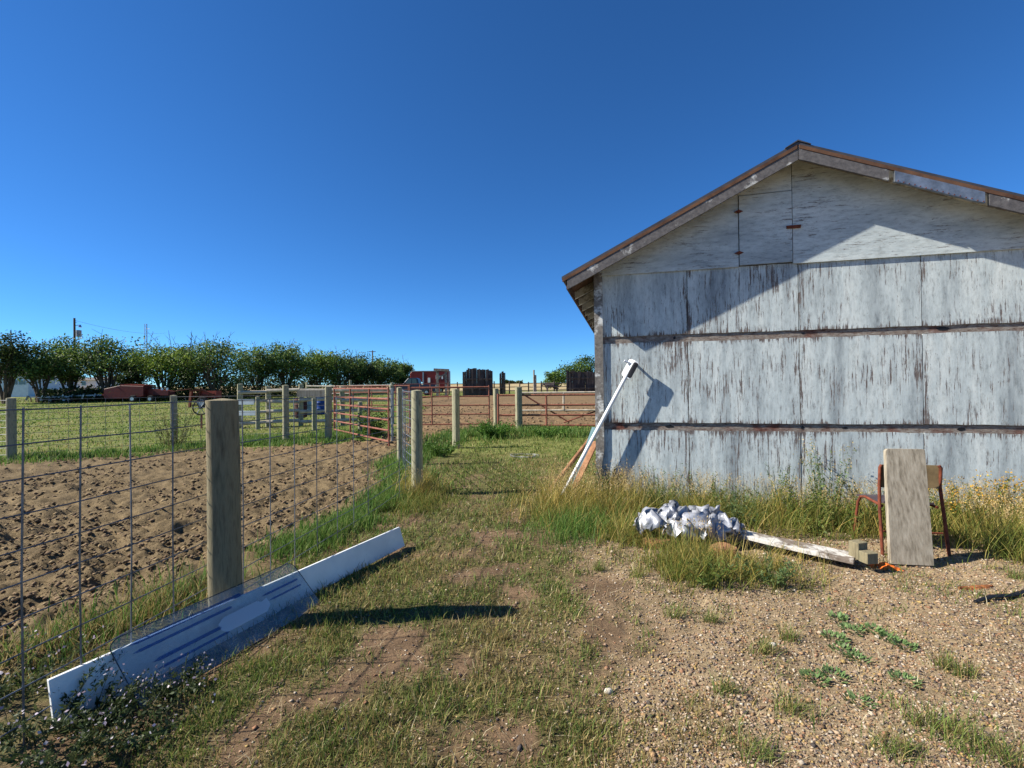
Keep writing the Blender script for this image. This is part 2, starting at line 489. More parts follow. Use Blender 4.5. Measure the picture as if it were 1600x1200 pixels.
DIRT = [(-40, 9.6), (-11.3, 10.4), (-7.7, 11.9), (-4.75, 12.6), (-3.9, 13.2), (-4.2, 18), (-5.0, 26), (-9.5, 46), (-6, 52), (2, 58), (12, 66),
        (30, 70), (30, 16.4), (4, 16.6), (-0.6, 16.4), (-1.7, 13.5), (-1.9, 10.5), (-2.25, 9.0), (-1.85, 6.6), (-2.5, 3.2), (-3.2, 0.6), (-3.6, -2), (-40, -2)]

def zones(x, y):
    """dirt, gravel, lawn-cover and field weights at ground points"""
    wx = x + (fbm(x, y, 0.9, 3) - 0.5) * 1.0 * np.clip(y / 8, 0.4, 2.5)
    wy = y + (fbm(x, y, 0.9, 11) - 0.5) * 1.0 * np.clip(y / 8, 0.4, 2.5)
    dirt = poly_mask(wx, wy, DIRT).astype(float)
    n1 = fbm(x, y, 0.7, 5); n2 = fbm(x, y, 0.28, 23); n3 = fbm(x, y, 3.0, 31)
    grav = sstep(0.15, 0.95, x + (n1 - 0.5) * 1.5 - np.clip(y - 4.4, 0, 3) * 0.9) * (y < 9)
    lawn = np.clip(0.70 * (1 - 0.93 * grav) + (n2 - 0.50) * 3.0 + (n1 - 0.5) * 1.8, 0, 1)
    lawn = np.where(grav > 0.6, lawn * 0.35 * (n2 > 0.54), lawn)
    lawn = np.where(y > 6.5, np.clip(lawn + 0.30, 0, 1), lawn)
    return dirt, grav, lawn, n1, n2, n3

# ------------------------------------------------------------------ ground
def micro(x, y, dirt, grav, lawn):
    r = np.hypot(x, y)
    fade = 1 / (1 + (r / 30) ** 2)
    cl = (fbm(x, y, 0.34, 71, 4) - 0.5) * 0.17 + (fbm(x, y, 0.085, 41, 3) - 0.5) * 0.12
    furrow = 0.018 * np.sin((x * 0.92 + y * 0.38 + 0.4 * fbm(x, y, 2, 9)) * 2 * math.pi / 0.62)
    h = dirt * (cl + furrow * sstep(14, 20, y)) + (1 - dirt) * ((fbm(x, y, 0.55, 51, 3) - 0.5) * 0.05 + (fbm(x, y, 0.09, 61, 2) - 0.5) * 0.018)
    return h * fade

def build_ground():
    a0 = math.radians(62)
    ang = np.concatenate([np.linspace(-a0, a0, 560), np.linspace(a0, 2 * math.pi - a0, 60)[1:-1]])
    rad = np.concatenate([[0.35, 0.7], np.geomspace(1.0, 60, 560), np.geomspace(62, 3000, 60)])
    A, R_ = np.meshgrid(ang, rad)
    x = R_ * np.sin(A); y = R_ * np.cos(A)
    dirt, grav, lawn, n1, n2, n3 = zones(x, y)
    z = zg(x, y) + micro(x, y, dirt, grav, lawn)
    z = np.where(y > 260, zg(x, 260 + 0 * y) - (y - 260) * 0.004, z)
    z = np.where(y < 0, zg(x, 0 * y) + np.where(y < 0, 0, 0), z)
    nr, na = x.shape
    f4 = fbm(x, y, 0.12, 91, 3)
    c_dirt = lin((144, 124, 92)) * (0.66 + 0.5 * f4)[..., None] * (0.85 + 0.3 * n3)[..., None]
    c_far_dirt = lin((148, 122, 90)) * (0.85 + 0.3 * n3)[..., None]
    c_dirt = c_dirt + (c_far_dirt - c_dirt) * sstep(9, 15, y)[..., None]
    c_grav = lin((184, 160, 126)) * (0.75 + 0.5 * f4)[..., None]
    c_bare = lin((142, 116, 90)) * (0.75 + 0.5 * f4)[..., None]
    c_turf = (lin((96, 104, 54)) * n2[..., None] + lin((128, 122, 78)) * (1 - n2)[..., None])
    base = c_bare + (c_grav - c_bare) * grav[..., None]
    base = base + (c_turf - base) * (0.8 * lawn[..., None])
    # the grass paddock and the field beyond
    fld = sstep(9, 11, y)[..., None] * np.ones_like(base)
    c_field = lin((108, 126, 54)) * n3[..., None] + lin((150, 146, 88)) * (1 - n3)[..., None]
    base = base + (c_field - base) * fld
    wheat = sstep(70, 82, y + (n3 - 0.5) * 8)[..., None]
    c_wheat = lin((206, 184, 138)) * (0.9 + 0.2 * n1)[..., None]
    base = base + (c_wheat - base) * wheat
    col = (base + (c_dirt - base) * dirt[..., None]) * 0.60
    verts = np.stack([x, y, z], -1).reshape(-1, 3)
    verts = np.concatenate([verts, [[0, 0, 0.0]]])
    cols = np.concatenate([col.reshape(-1, 3), [lin((142, 116, 90)) * .66]])
    i = np.arange(nr - 1)[:, None]; j = np.arange(na)[None, :]; j2 = (j + 1) % na
    q = np.stack([i * na + j, i * na + j2, (i + 1) * na + j2, (i + 1) * na + j], -1).reshape(-1, 4)
    me = bpy.data.meshes.new('ground')
    c = len(verts) - 1
    tri = np.stack([np.full(na, c), (np.arange(na) + 1) % na, np.arange(na)], -1)
    nv = len(verts); me.vertices.add(nv); me.vertices.foreach_set('co', verts.astype(np.float32).ravel())
    loops = np.concatenate([q[:, ::-1].ravel(), tri[:, ::-1].ravel()]).astype(np.int32)
    me.loops.add(len(loops)); me.loops.foreach_set('vertex_index', loops)
    starts = np.concatenate([np.arange(len(q)) * 4, len(q) * 4 + np.arange(len(tri)) * 3]).astype(np.int32)
    me.polygons.add(len(starts)); me.polygons.foreach_set('loop_start', starts)
    me.update(calc_edges=True)
    ca = me.color_attributes.new('Col', 'FLOAT_COLOR', 'POINT')
    c4 = np.ones((nv, 4), np.float32); c4[:, :3] = cols; ca.data.foreach_set('color', c4.ravel())
    me.polygons.foreach_set('use_smooth', np.ones(len(starts), bool))
    me.materials.append(M['ground'])
    me.flip_normals() if False else None
    o = bpy.data.objects.new('ground', me); COL.objects.link(o)
    return tag(o, 'ground of the yard, tilled pens, grass paddock and far fields', 'ground', kind='structure')
build_ground()

def surf(x, y):
    d, g, l, *_ = zones(x, y)
    return zg(x, y) + micro(x, y, d, g, l)

# ------------------------------------------------------------------ scatter: pebbles, clods, blades
OCT = np.array([[1, 0, 0], [-1, 0, 0], [0, 1, 0], [0, -1, 0], [0, 0, 1], [0, 0, -1.0]])
OCF = np.array([[0, 2, 4], [2, 1, 4], [1, 3, 4], [3, 0, 4], [2, 0, 5], [1, 2, 5], [3, 1, 5], [0, 3, 5]])

def lumps(name, x, y, r, cols, mat, flat=0.6, sink=0.3):
    n = len(x); z = surf(x, y)
    v = OCT[None] * (1 + (rng.random((n, 6, 1)) - 0.5) * 0.7)
    a = rng.random(n) * 6.283; ca, sa = np.cos(a)[:, None], np.sin(a)[:, None]
    v = v + (rng.random((n, 6, 3)) - 0.5) * 0.5
    v[:, :, 0] *= 1.25
    vx = v[:, :, 0] * ca - v[:, :, 1] * sa; vy = v[:, :, 0] * sa + v[:, :, 1] * ca
    P = np.stack([x[:, None] + vx * r[:, None], y[:, None] + vy * r[:, None], z[:, None] + (v[:, :, 2] * flat + sink) * r[:, None]], -1)
    Fc = OCF[None] + (np.arange(n) * 6)[:, None, None]
    return mesh_obj(name, P.reshape(-1, 3), Fc.reshape(-1, 3), mat, None, np.repeat(cols, 6, 0))

def sample(n, d0, d1, t0=-1.2, t1=1.2, pw=1.0):
    t = t0 + rng.random(n) * (t1 - t0)
    u = rng.random(n)
    d = d0 * (d1 / d0) ** (u ** pw)
    return t * d, d

def shed_clear(x, y, m=0.0):
    s, d = wall_sd(x, y)
    return ~((d < m) & (s > -0.05) & (s < 6.2))

# pebbles of the gravel
x, y = sample(120000, 1.25, 7.5, -0.9, 1.2)
d, g, l, n1, n2, n3 = zones(x, y)
k = (rng.random(len(x)) < (1 - d) * (0.12 + 0.9 * g)) & shed_clear(x, y, 0.1) & (fence_off(x, y) > -0.1)
x, y = x[k], y[k]
pal = lin(np.array([(206, 178, 146), (184, 152, 124), (216, 196, 168), (158, 132, 110), (196, 158, 118), (130, 116, 108), (222, 206, 184), (172, 128, 98), (188, 164, 142), (196, 166, 108), (96, 88, 84), (150, 120, 92)])) * .64
r = (0.0032 + 0.0052 * rng.random(len(x)) ** 2 + 0.006 * (rng.random(len(x)) < 0.02)) * (0.8 + 0.12 * y)
tag(lumps('gravel', x, y, r, pal[rng.integers(0, len(pal), len(x))] * (0.7 + 0.4 * rng.random((len(x), 1))), M['pebble']),
    'tan and pinkish loose gravel covering the yard', 'gravel', kind='stuff')

# clods of the tilled pens
x, y = sample(85000, 2.3, 34, -1.25, 0.35, 1.1)
d, g, l, n1, n2, n3 = zones(x, y)
k = (d > 0.5) & shed_clear(x, y, 0.4) & (fbm(x, y, 0.5, 77) > 0.42)
x, y = x[k], y[k]
pal = lin(np.array([(160, 134, 104), (136, 112, 86), (176, 152, 114), (112, 94, 70)])) * .58
r = (0.004 + 0.022 * rng.random(len(x)) ** 5) * (0.75 + 0.08 * y)
tag(lumps('soil_clods', x, y, r, pal[rng.integers(0, 4, len(x))], M['clod'], 0.7, 0.25),
    'brown clods of tilled soil in the pens', 'soil', kind='stuff')

def blades(name, x, y, L, W, cols, label, cat, lean=0.5, tip=None, z=None, parent=None, kind='stuff', segs=2, sway=(0.12, 0.0)):
    """bent tapering grass blades as one mesh"""
    n = len(x)
    if z is None: z = surf(x, y) - 0.004
    a = rng.random(n) * 6.283
    ln = lean * (0.25 + rng.random(n)) * L
    dx = np.cos(a) * ln + sway[0] * L; dy = np.sin(a) * ln + sway[1] * L
    up = np.sqrt(np.maximum(L ** 2 - dx ** 2 - dy ** 2, (0.25 * L) ** 2))
    b = rng.random(n) * 6.283
    wx = np.cos(b) * W; wy = np.sin(b) * W
    ts = np.linspace(0, 1, segs + 1)
    P = []; C = []
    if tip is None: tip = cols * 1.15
    for t in ts[:-1]:
        cx = x + dx * t ** 1.8; cy = y + dy * t ** 1.8; cz = z + up * t
        w = 1 - 0.75 * t
        P += [np.stack([cx - wx * w, cy - wy * w, cz], -1), np.stack([cx + wx * w, cy + wy * w, cz], -1)]
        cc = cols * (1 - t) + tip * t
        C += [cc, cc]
    P.append(np.stack([x + dx, y + dy, z + up], -1)); C.append(tip)
    m = len(P)
    P = np.stack(P, 1).reshape(-1, 3); C = np.stack(C, 1).reshape(-1, 3)
    o = np.arange(n)[:, None] * m
    T = []
    for s in range(segs - 1):
        i = 2 * s
        T += [o + np.array([[i, i + 1, i + 3]]), o + np.array([[i, i + 3, i + 2]])]
    i = 2 * (segs - 1); T.append(o + np.array([[i, i + 1, i + 2]]))
    T = np.concatenate(T, 0)
    ob = mesh_obj(name, P, T, M['blade'], parent, C)
    if label: tag(ob, label, cat, kind=kind)
    return ob

GREEN = lin(np.array([(104, 126, 56), (122, 138, 66), (92, 114, 50), (138, 146, 78)]))
DRY = lin(np.array([(168, 150, 96), (150, 130, 80), (186, 168, 116), (136, 116, 74)]))
LUSH = lin(np.array([(88, 124, 50), (106, 138, 60), (78, 110, 46), (130, 142, 74)]))
def pick(p, n): return p[rng.integers(0, len(p), n)] * (0.76 * (0.66 + 0.68 * rng.random((n, 1))))

# short worn turf of the yard, in tufts
x, y = sample(52000, 1.3, 17, -0.95, 1.15, 0.9)
d, g, l, n1, n2, n3 = zones(x, y)
fo = fence_off(x, y)
k = (rng.random(len(x)) < (1 - d) * np.clip(l, 0.0, 1)) & (fo > -0.25) & shed_clear(x, y, 0.0)
x, y, n1 = x[k], y[k], n1[k]
m = 9
tx = np.repeat(x, m) + rng.normal(0, 1, len(x) * m) * np.repeat(0.018 + 0.006 * y, m)
ty = np.repeat(y, m) + rng.normal(0, 1, len(x) * m) * np.repeat(0.018 + 0.006 * y, m)
yy = np.repeat(y, m)
L = (0.015 + 0.065 * rng.random(len(tx)) ** 2) * np.repeat(.65 + .8 * rng.random(len(x)) ** 1.5, m) * (0.9 + 0.04 * yy)
dry = rng.random(len(tx)) < np.repeat(np.clip(0.38 - 0.05 * (y - 3) + (n1 - 0.5) * 1.6, 0.08, 0.8), m)
cols = np.where(dry[:, None], pick(DRY, len(tx)), pick(GREEN, len(tx)))
blades('yard_grass', tx, ty, L, 0.0011 + 0.00075 * yy, cols, 'short patchy olive turf across the yard', 'grass', 0.75)

# dead straw and stems lying about
x, y = sample(16000, 1.3, 9, -0.9, 1.15)
d, g, l, *_ = zones(x, y)
k = (d < .5) & (fence_off(x, y) > -.4) & shed_clear(x, y, .05)
x, y = x[k], y[k]
L = .02 + .09 * rng.random(len(x)) ** 2
blades('straw_litter', x, y, L, .0009 + .0005 * y, pick(lin(np.array([(196, 178, 136), (168, 146, 104), (214, 200, 164), (140, 120, 90)])), len(x)), 'dead straw scattered over the yard', 'straw', 1.6)
# lush green strips along the fences and by the far gate
def strip(n, pts, spread, L0, L1, pal, w=1.0):
    pts = [Vector(p) for p in pts]; ls = [(pts[i + 1] - pts[i]).length for i in range(len(pts) - 1)]
    xs, ys = [], []
    for i, l in enumerate(ls):
        c = int(n * l / sum(ls)); t = rng.random(c)
        xs.append(pts[i].x + (pts[i + 1].x - pts[i].x) * t + rng.normal(0, spread, c)); ys.append(pts[i].y + (pts[i + 1].y - pts[i].y) * t + rng.normal(0, spread, c))
    xs, ys = np.concatenate(xs), np.concatenate(ys)
    k = (fbm(xs, ys, 0.5, 83) > 0.36) & shed_clear(xs, ys, 0.05)
    xs, ys = xs[k], ys[k]
    return xs, ys, L0 + (L1 - L0) * rng.random(len(xs)), pick(pal, len(xs)), (0.0014 + 0.0008 * ys) * w
parts = [strip(2400, [G(10, 1050), G(160, 985), G(330, 915)], 0.16, 0.04, 0.22, np.concatenate([LUSH, DRY])),
         strip(9000, [G(440, 866), G(560, 815), G(625, 765)], 0.17, 0.04, 0.17, LUSH),
         strip(6000, [FB, FC, Vector((-1.9, 11.5, 0))], 0.22, 0.07, 0.25, LUSH),
         strip(5000, [G(0, 720), G(160, 712), G(330, 698), G(520, 690)], 0.45, 0.08, 0.22, LUSH),
         strip(5000, [G(380, 690), G(520, 684), G(560, 680)], 0.6, 0.08, 0.25, LUSH),
         strip(9000, [G(700, 690), G(760, 676), G(840, 676), G(930, 682)], 0.55, 0.05, 0.28, LUSH)]
X, Y, L, C, W = [np.concatenate([p[i] for p in parts]) for i in range(5)]
blades('verge_grass', X, Y, L, W, C, 'lush green grass along the fence lines and gates', 'grass', 0.6)

# grass of the paddock
x, y = sample(60000, 10.5, 62, -1.25, 0.0, 0.8)
d, *_ , n1, n2, n3 = zones(x, y)
k = (d < 0.5) & (fence_off(x, y) < 0) & (rng.random(len(x)) < 0.4 + 0.6 * n1)
x, y, n3 = x[k], y[k], n3[k]
cols = np.where((rng.random(len(x)) < 0.2 + 0.9 * (0.5 - n3))[:, None], pick(DRY, len(x)), pick(lin(np.array([(112, 136, 50), (128, 146, 62), (92, 122, 44)])), len(x)))
blades('paddock_grass', x, y, 0.03 + 0.07 * rng.random(len(x)), 0.0011 * y, cols, 'grazed yellow-green grass of the paddock behind the pens', 'grass', 0.7)

# ------------------------------------------------------------------ the shed
shed = empty('shed', WC, 'white plywood shed with peeling paint, gable roof and rusty girts', 'shed')
shed.rotation_euler = (0, 0, -WTH)
RS, RZ, LSL, RSL = 2.28, 4.17, 0.50, 0.40
S_END, Y_LEN, OH = 5.0, 6.0, 0.285
def zr(s): return RZ - (LSL * (RS - s) if s < RS else RSL * (s - RS))
def spart(mb, name, mat, parent=shed, **kw): return mb.build(name, M[mat], parent, local=True, **kw)
def sbox(x0, x1, y0, y1, z0, z1): return MB().box(((x0 + x1) / 2, (y0 + y1) / 2, (z0 + z1) / 2), (x1 - x0, y1 - y0, z1 - z0))
def sprism(poly, y0, y1): return MB().prism([(p[0], y0, p[1]) for p in poly], (0, y1 - y0, 0))

spart(sprism([(0.03, 0.0), (S_END - 0.03, 0.0), (S_END - 0.03, zr(S_END) - 0.03), (RS, RZ - 0.03), (0.03, zr(0.0) - 0.03)], 0.055, 0.10), 'wall_studs', 'studs')
spart(sprism([(0.03, 0.0), (S_END - 0.03, 0.0), (S_END - 0.03, zr(S_END) - 0.03), (RS, RZ - 0.03), (0.03, zr(0.0) - 0.03)], Y_LEN - 0.1, Y_LEN), 'rear_wall', 'side_wall')
spart(sbox(0.0, 0.03, 0.06, Y_LEN, 0.0, zr(0) - 0.04), 'side_wall', 'side_wall')
spart(sbox(S_END - 0.03, S_END, 0.06, Y_LEN, 0.0, zr(S_END) - 0.04), 'side_wall', 'side_wall')
# plywood sheets, three tiers between the girts
xs = [0.005] + list(JOINTS) + [S_END - 0.005]
for (z0, z1) in ((0.05, 0.948), (1.042, 2.055), (2.145, 2.945)):
    for i in range(len(xs) - 1):
        jit = lambda: random.uniform(-0.006, 0.006)
        a, b = xs[i] + 0.004, xs[i + 1] - 0.004
        y = random.uniform(-0.003, 0.003)
        # ragged lower and upper edges
        n = 9
        top = [(a + (b - a) * t / n, z1 + jit()) for t in range(n + 1)]
        bot = [(a + (b - a) * t / n, z0 + jit()) for t in range(n, -1, -1)]
        spart(sprism(top[::-1] + bot[::-1], y, y + 0.014), 'plywood_sheet', 'wall_paint')
girts = []
for (z0, z1) in ((0.905, 1.085), (2.015, 2.195)):
    girts.append(spart(sbox(0.01, S_END - 0.01, 0.018, 0.052, z0, z1), 'girt', 'girt'))
def wpt(u, v, off=0.0):            # photo point on the gable wall, in the shed's frame
    d = ray(u, v); c = Vector((0, 0, CAM_H)); o = WC + WN * off
    t = (o - c).dot(WN) / d.dot(WN); p = c + d * t
    return (p - WC).dot(WU), p.z
for i, (u, v, w, h) in enumerate(((1054, 539, .018, .024), (1046, 667, .05, .022), (1473, 523, .06, .03), (1502, 671, .045, .02), (1255, 531, .02, .014), (1254, 671, .016, .028), (977, 665, .03, .02), (1320, 667, .03, .014))):
    s, z = wpt(u, v, -0.018)
    gz = min((0.995, 2.105), key=lambda q: abs(q - z))
    mb = MB(); n = 9
    ring = [(s + w * math.cos(6.283 * k / n) * random.uniform(.7, 1.2), 0.0155, gz + h * math.sin(6.283 * k / n) * random.uniform(.6, 1.2)) for k in range(n)]
    mb.prism(ring, (0, 0.004, 0)); spart(mb, 'knot_hole', 'black_plastic', girts[0 if gz < 1.5 else 1])
# gable boards, proud of the sheets
HX0, HX1, HZ = 1.717, 2.297, 3.79
GY0, GY1 = -0.022, -0.004
spart(sprism([(0.0, 2.935), (HX0 - .004, 2.935), (HX0 - .004, zr(HX0)), (0.0, zr(0.0))], GY0, GY1), 'gable_sheet', 'gable_paint')
spart(sprism([(HX0, HZ + .006), (HX1, HZ + .012), (HX1, zr(HX1)), (RS, RZ), (HX0, zr(HX0))], GY0 - .001, GY1), 'gable_sheet', 'gable_paint')
spart(sprism([(HX1 + .006, 2.93), (S_END, 2.93), (S_END, zr(S_END)), (HX1 + .006, zr(HX1 + .006))], GY0 - .004, GY1), 'gable_sheet', 'gable_paint')
hatch = spart(sprism([(HX0 + .005, 2.95), (HX1 - .003, 2.952), (HX1 - .003, HZ + .001), (HX0 + .005, HZ - .005)], GY0 - .012, GY1), 'hatch_door', 'gable_paint')
for z in (3.10, 3.60):
    spart(MB().prism([(HX0 - .05, -.042, z), (HX0, -.046, z - .022), (HX0 + .05, -.042, z), (HX0, -.046, z + .022)], (0, .018, 0)), 'hinge', 'rust_brown', hatch)
spart(MB().box((HX1 + .01, -.04, 3.36), (.15, .018, .035)).tube([(HX1 + .075, -.055, 3.36), (HX1 + .075, -.028, 3.36)], .014, 6), 'latch', 'rust_brown', hatch)
# corner board with a rotted lower end
spart(sprism([(-.02, .36), (.025, .30), (.06, .52), (.088, .70), (.088, 2.97), (-.02, 2.97)], -.034, .03), 'corner_board', 'corner_board')
spart(sbox(S_END - .08, S_END + .02, -.034, .03, .1, 2.99), 'corner_board', 'corner_board')
# roof: deck boards run front to back, metal sheet on top
def deck(s0, s1, n, slope_sign):
    for i in range(n):
        a = s0 + (s1 - s0) * i / n; b = s0 + (s1 - s0) * (i + 1) / n - .004
        f = -OH - random.uniform(0, .012)
        mb = MB().prism([(a, f, zr(a)), (b, f, zr(b)), (b, f, zr(b) + .026), (a, f, zr(a) + .026)], (0, Y_LEN + OH - .1, 0))
        spart(mb, 'deck_board', 'soffit' if slope_sign > 0 else 'deck_wood')
deck(-.36, RS - .01, 18, -1)
deck(RS + .01, 5.36, 21, 1)
def roof_sheet(s0, s1):
    n = 26; top = []; bot = []
    for i in range(n + 1):
        s = s0 + (s1 - s0) * i / n
        top.append((s, zr(s) + .052)); bot.append((s, zr(s) + .046))
    return sprism(top[::-1] + bot, -OH - .03, Y_LEN)
spart(sprism([(-.40, zr(-.40) + .030), (RS, RZ + .030), (RS, RZ + .062), (-.40, zr(-.40) + .062)][::-1], -OH - .02, Y_LEN), 'roof_sheet', 'roof_metal')
spart(sprism([(RS, RZ + .030), (5.42, zr(5.42) + .030), (5.42, zr(5.42) + .062), (RS, RZ + .062)][::-1], -OH - .02, Y_LEN), 'roof_sheet', 'roof_metal')
spart(sprism([(RS - .13, zr(RS - .13) + .066), (RS, RZ + .068), (RS + .13, zr(RS + .13) + .066), (RS + .13, zr(RS + .13) + .074), (RS, RZ + .084), (RS - .13, zr(RS - .13) + .074)][::-1], -OH - .03, Y_LEN), 'ridge_cap', 'roof_metal')
# brown edge strip under the roof sheet, then the fascia boards
for a, b in ((-.39, RS - .01), (RS + .012, 5.40)):
    spart(sprism([(a, zr(a) - .012), (b, zr(b) - .012), (b, zr(b) + .028), (a, zr(a) + .028)], -OH - .034, -OH - .014), 'edge_strip', 'deck_wood')
def fascia(a, b, h, mat, y0=-OH - .028, y1=-OH, name='fascia_board', t0=0.0, t1=0.0):
    n = 8
    top = [(a + (b - a) * t / n, zr(a + (b - a) * t / n) - .014 - t0) for t in range(n + 1)]
    bot = [(a + (b - a) * t / n, zr(a + (b - a) * t / n) - .014 - h - t1 + random.uniform(-.003, .003)) for t in range(n, -1, -1)]
    return spart(sprism((top + bot)[::-1], y0, y1), name, mat)
fascia(-.33, RS - .004, .125, 'fascia')
fascia(RS + .004, 3.15, .12, 'fascia')
fascia(4.035, 5.32, .12, 'fascia')
patch = fascia(3.20, 3.995, .115, 'galv', -OH - .036, -OH - .004, 'metal_flashing')
for i in range(16):
    s = 3.23 + .75 * i / 15
    spart(MB().tube([(s, -OH - .041, zr(s) - .118 + random.uniform(-.006, .006)), (s, -OH - .034, zr(s) - .118)], .006, 6), 'nail', 'rust_brown', patch)
spart(sprism([(-.345, zr(-.345) - .12), (-.33, zr(-.33) - .12), (-.33, zr(-.33) - .014), (-.345, zr(-.345) - .014)][::-1], -OH, Y_LEN), 'eave_board', 'deck_wood')
for i in range(9):
    y = -.02 + .55 * i
    y = -OH + .06 if i == 0 else y
    spart(sprism([(-.325, zr(-.325) - .11), (.0, zr(0) - .115), (.0, zr(0) - .004), (-.325, zr(-.325) - .004)], y, y + .04), 'rafter_tail', 'soffit')

# ------------------------------------------------------------------ things against the shed
def wp(s, d, z): return WC + WU * s + WN * d + Vector((0, 0, z))
hb = wp(.465, .12, 1.80); ft = wp(-.50, .15, .01)
pole = empty('white_pole', (ft.x, ft.y, 0), 'white metal pole with a black-capped head leaning across the shed corner', 'pole')
ax = (hb - ft).normalized()
MB().tube([ft, hb - ax * .14], .024, 12).build('shaft', M['white_metal'], pole, smooth=True)
side = WN
hd = MB(); ring = []
perp = ax.cross(WN).normalized()
# flattened sleeve, then the black end face on its yard side
for (ra, rb, o0, o1, name, mat) in ((.12, .036, -.036, .034, 'sleeve', 'white_metal'), (.105, .029, .034, .044, 'end_cap', 'black_plastic')):
    n = 20; poly = []
    c = hb - ax * .09
    for k in range(n):
        t = 6.283 * k / n
        e = ax * (math.copysign(1, math.cos(t)) * (ra - rb) + rb * math.cos(t)) + perp * (rb * math.sin(t))
        poly.append(c + e + (WN * .55 + perp * .83 * (1 if perp.x > 0 else -1)).normalized() * o0 )
    ext = (WN * .55 + perp * .83 * (1 if perp.x > 0 else -1)).normalized() * (o1 - o0)
    MB().prism(poly, ext).build(name, M[mat], pole, smooth=True)
pg0 = hb + ax * .0 - (perp if perp.x > 0 else -perp) * .13 + WN * .0
MB().tube([hb - ax * .03 - (perp if perp.x > 0 else -perp) * .11 + WN * .02, hb - ax * .03 + WN * .0, wp(.50, .006, 1.775)], .016, 10).build('peg', M['white_metal'], pole, smooth=True)

b0, b1 = at(888, 727, 6.45), at(926, 684, 6.75)
b0.z = .06
for nm, mat, a, b, w, h, lab in (
        ('pole', 'orange_wood', at(886, 732, 6.5), at(930, 675, 6.75), .05, .05, 'orange-brown round pole leaning on the shed side behind the white pole'),
        ('board', 'teal_board', at(914, 712, 6.55), at(930, 668, 6.7), .10, .02, 'faded teal board leaning by the shed corner'),
        ('plank', 'orange_wood', at(916, 722, 6.35), at(931, 690, 6.5), .09, .02, 'short orange-brown plank nearest the shed corner post')):
    g = Vector(a); d = (b - a); t = (a.z - .01) / d.z; g = a - d * t
    mb = MB()
    if nm == 'pole': mb.tube([g, a, b], [.035, .032, .028], 8)
    else: mb.beam(g, b, w, h)
    tag(mb.build({'pole': 'wooden_pole', 'board': 'teal_board', 'plank': 'wooden_plank'}[nm], M[mat], None, smooth=(nm == 'pole')), lab, nm if nm != 'plank' else 'plank')

# ------------------------------------------------------------------ chair and the board on it
CH = G(1431, 868); CH.z = 0
chair = empty('school_chair', CH, 'rusty steel school chair seen from behind by the shed wall', 'chair')
cr = Matrix.Rotation(math.radians(-10), 3, 'Z')
def cp(x, y, z): return CH + cr @ Vector((x, y, z))
for sx in (-1, 1):
    MB().tube([cp(sx * .255, .0, 0), cp(sx * .245, .05, .40), cp(sx * .235, .07, .60), cp(sx * .235, .055, .765), cp(sx * .222, .055, .785)], .0135, 10).build('rear_leg', M['rust_brown'], chair, smooth=True)
    MB().tube([cp(sx * .235, .50, 0), cp(sx * .215, .46, .36), cp(sx * .205, .43, .42), cp(sx * .2, .36, .435), cp(sx * .215, .07, .42)], .0125, 10).build('front_leg', M['rust_brown'], chair, smooth=True)
def curved_panel(cx, w, z0, z1, y, th, bow, n=10):
    vs = []; fs = []
    for i in range(n + 1):
        t = -1 + 2 * i / n
        for (yy, z) in ((0, z0), (0, z1), (th, z1), (th, z0)):
            vs.append(cp(cx + t * w / 2, y + yy + bow * (1 - t * t), z))
    for i in range(n):
        for k in range(4): fs.append((i * 4 + k, i * 4 + (k + 1) % 4, i * 4 + 4 + (k + 1) % 4, i * 4 + 4 + k))
    fs += [(3, 2, 1, 0), (n * 4, n * 4 + 1, n * 4 + 2, n * 4 + 3)]
    return MB().add(vs, fs)
curved_panel(0, .45, .585, .785, .062, .014, .03).build('backrest', M['seat_ply'], chair, smooth=True)
curved = MB()
vs = []; fs = []; n = 8
for i in range(n + 1):
    t = i / n
    for sx in (-1, 1):
        for dz in (0, .016): vs.append(cp(sx * (.19 + .02 * t), .07 + .42 * t, .445 - .03 * math.sin(t * 3.1) + .0 + dz - (.03 * max(0, t - .8) / .2)))
for i in range(n):
    k = i * 4
    fs += [(k, k + 2, k + 6, k + 4), (k + 1, k + 5, k + 7, k + 3), (k, k + 4, k + 5, k + 1), (k + 2, k + 3, k + 7, k + 6)]
fs += [(0, 1, 3, 2), (n * 4, n * 4 + 2, n * 4 + 3, n * 4 + 1)]
MB().add(vs, fs).build('seat', M['seat_vinyl'], chair)
MB().tube([cp(-.245, .06, .20), cp(.245, .06, .20)], .008, 8).build('stretcher', M['rust_brown'], chair, smooth=True)
bb = G(1421, 882); bt = at(1410, 703, CH.y - .02)
dirb = (bt - bb).normalized(); rb = Vector((1, -.16, 0)).normalized()
nb = rb.cross(dirb).normalized()
mb = MB(); w0, w1 = .158, .150
pts = [bb - rb * w0, bb + rb * w0 * 1.0, bb + dirb * .5 + rb * .156, bt + rb * w1, bt + rb * (w1 - .02) + dirb * .006, bt - rb * w1 * .9 + dirb * .008, bt - rb * w1 - dirb * .01, bb + dirb * .5 - rb * .157]
mb.prism([p for p in pts], nb * .038)
tag(mb.build('wooden_board', M['grey_board'], None, bevel=.003), 'wide grey weathered board standing against the rusty chair', 'board')

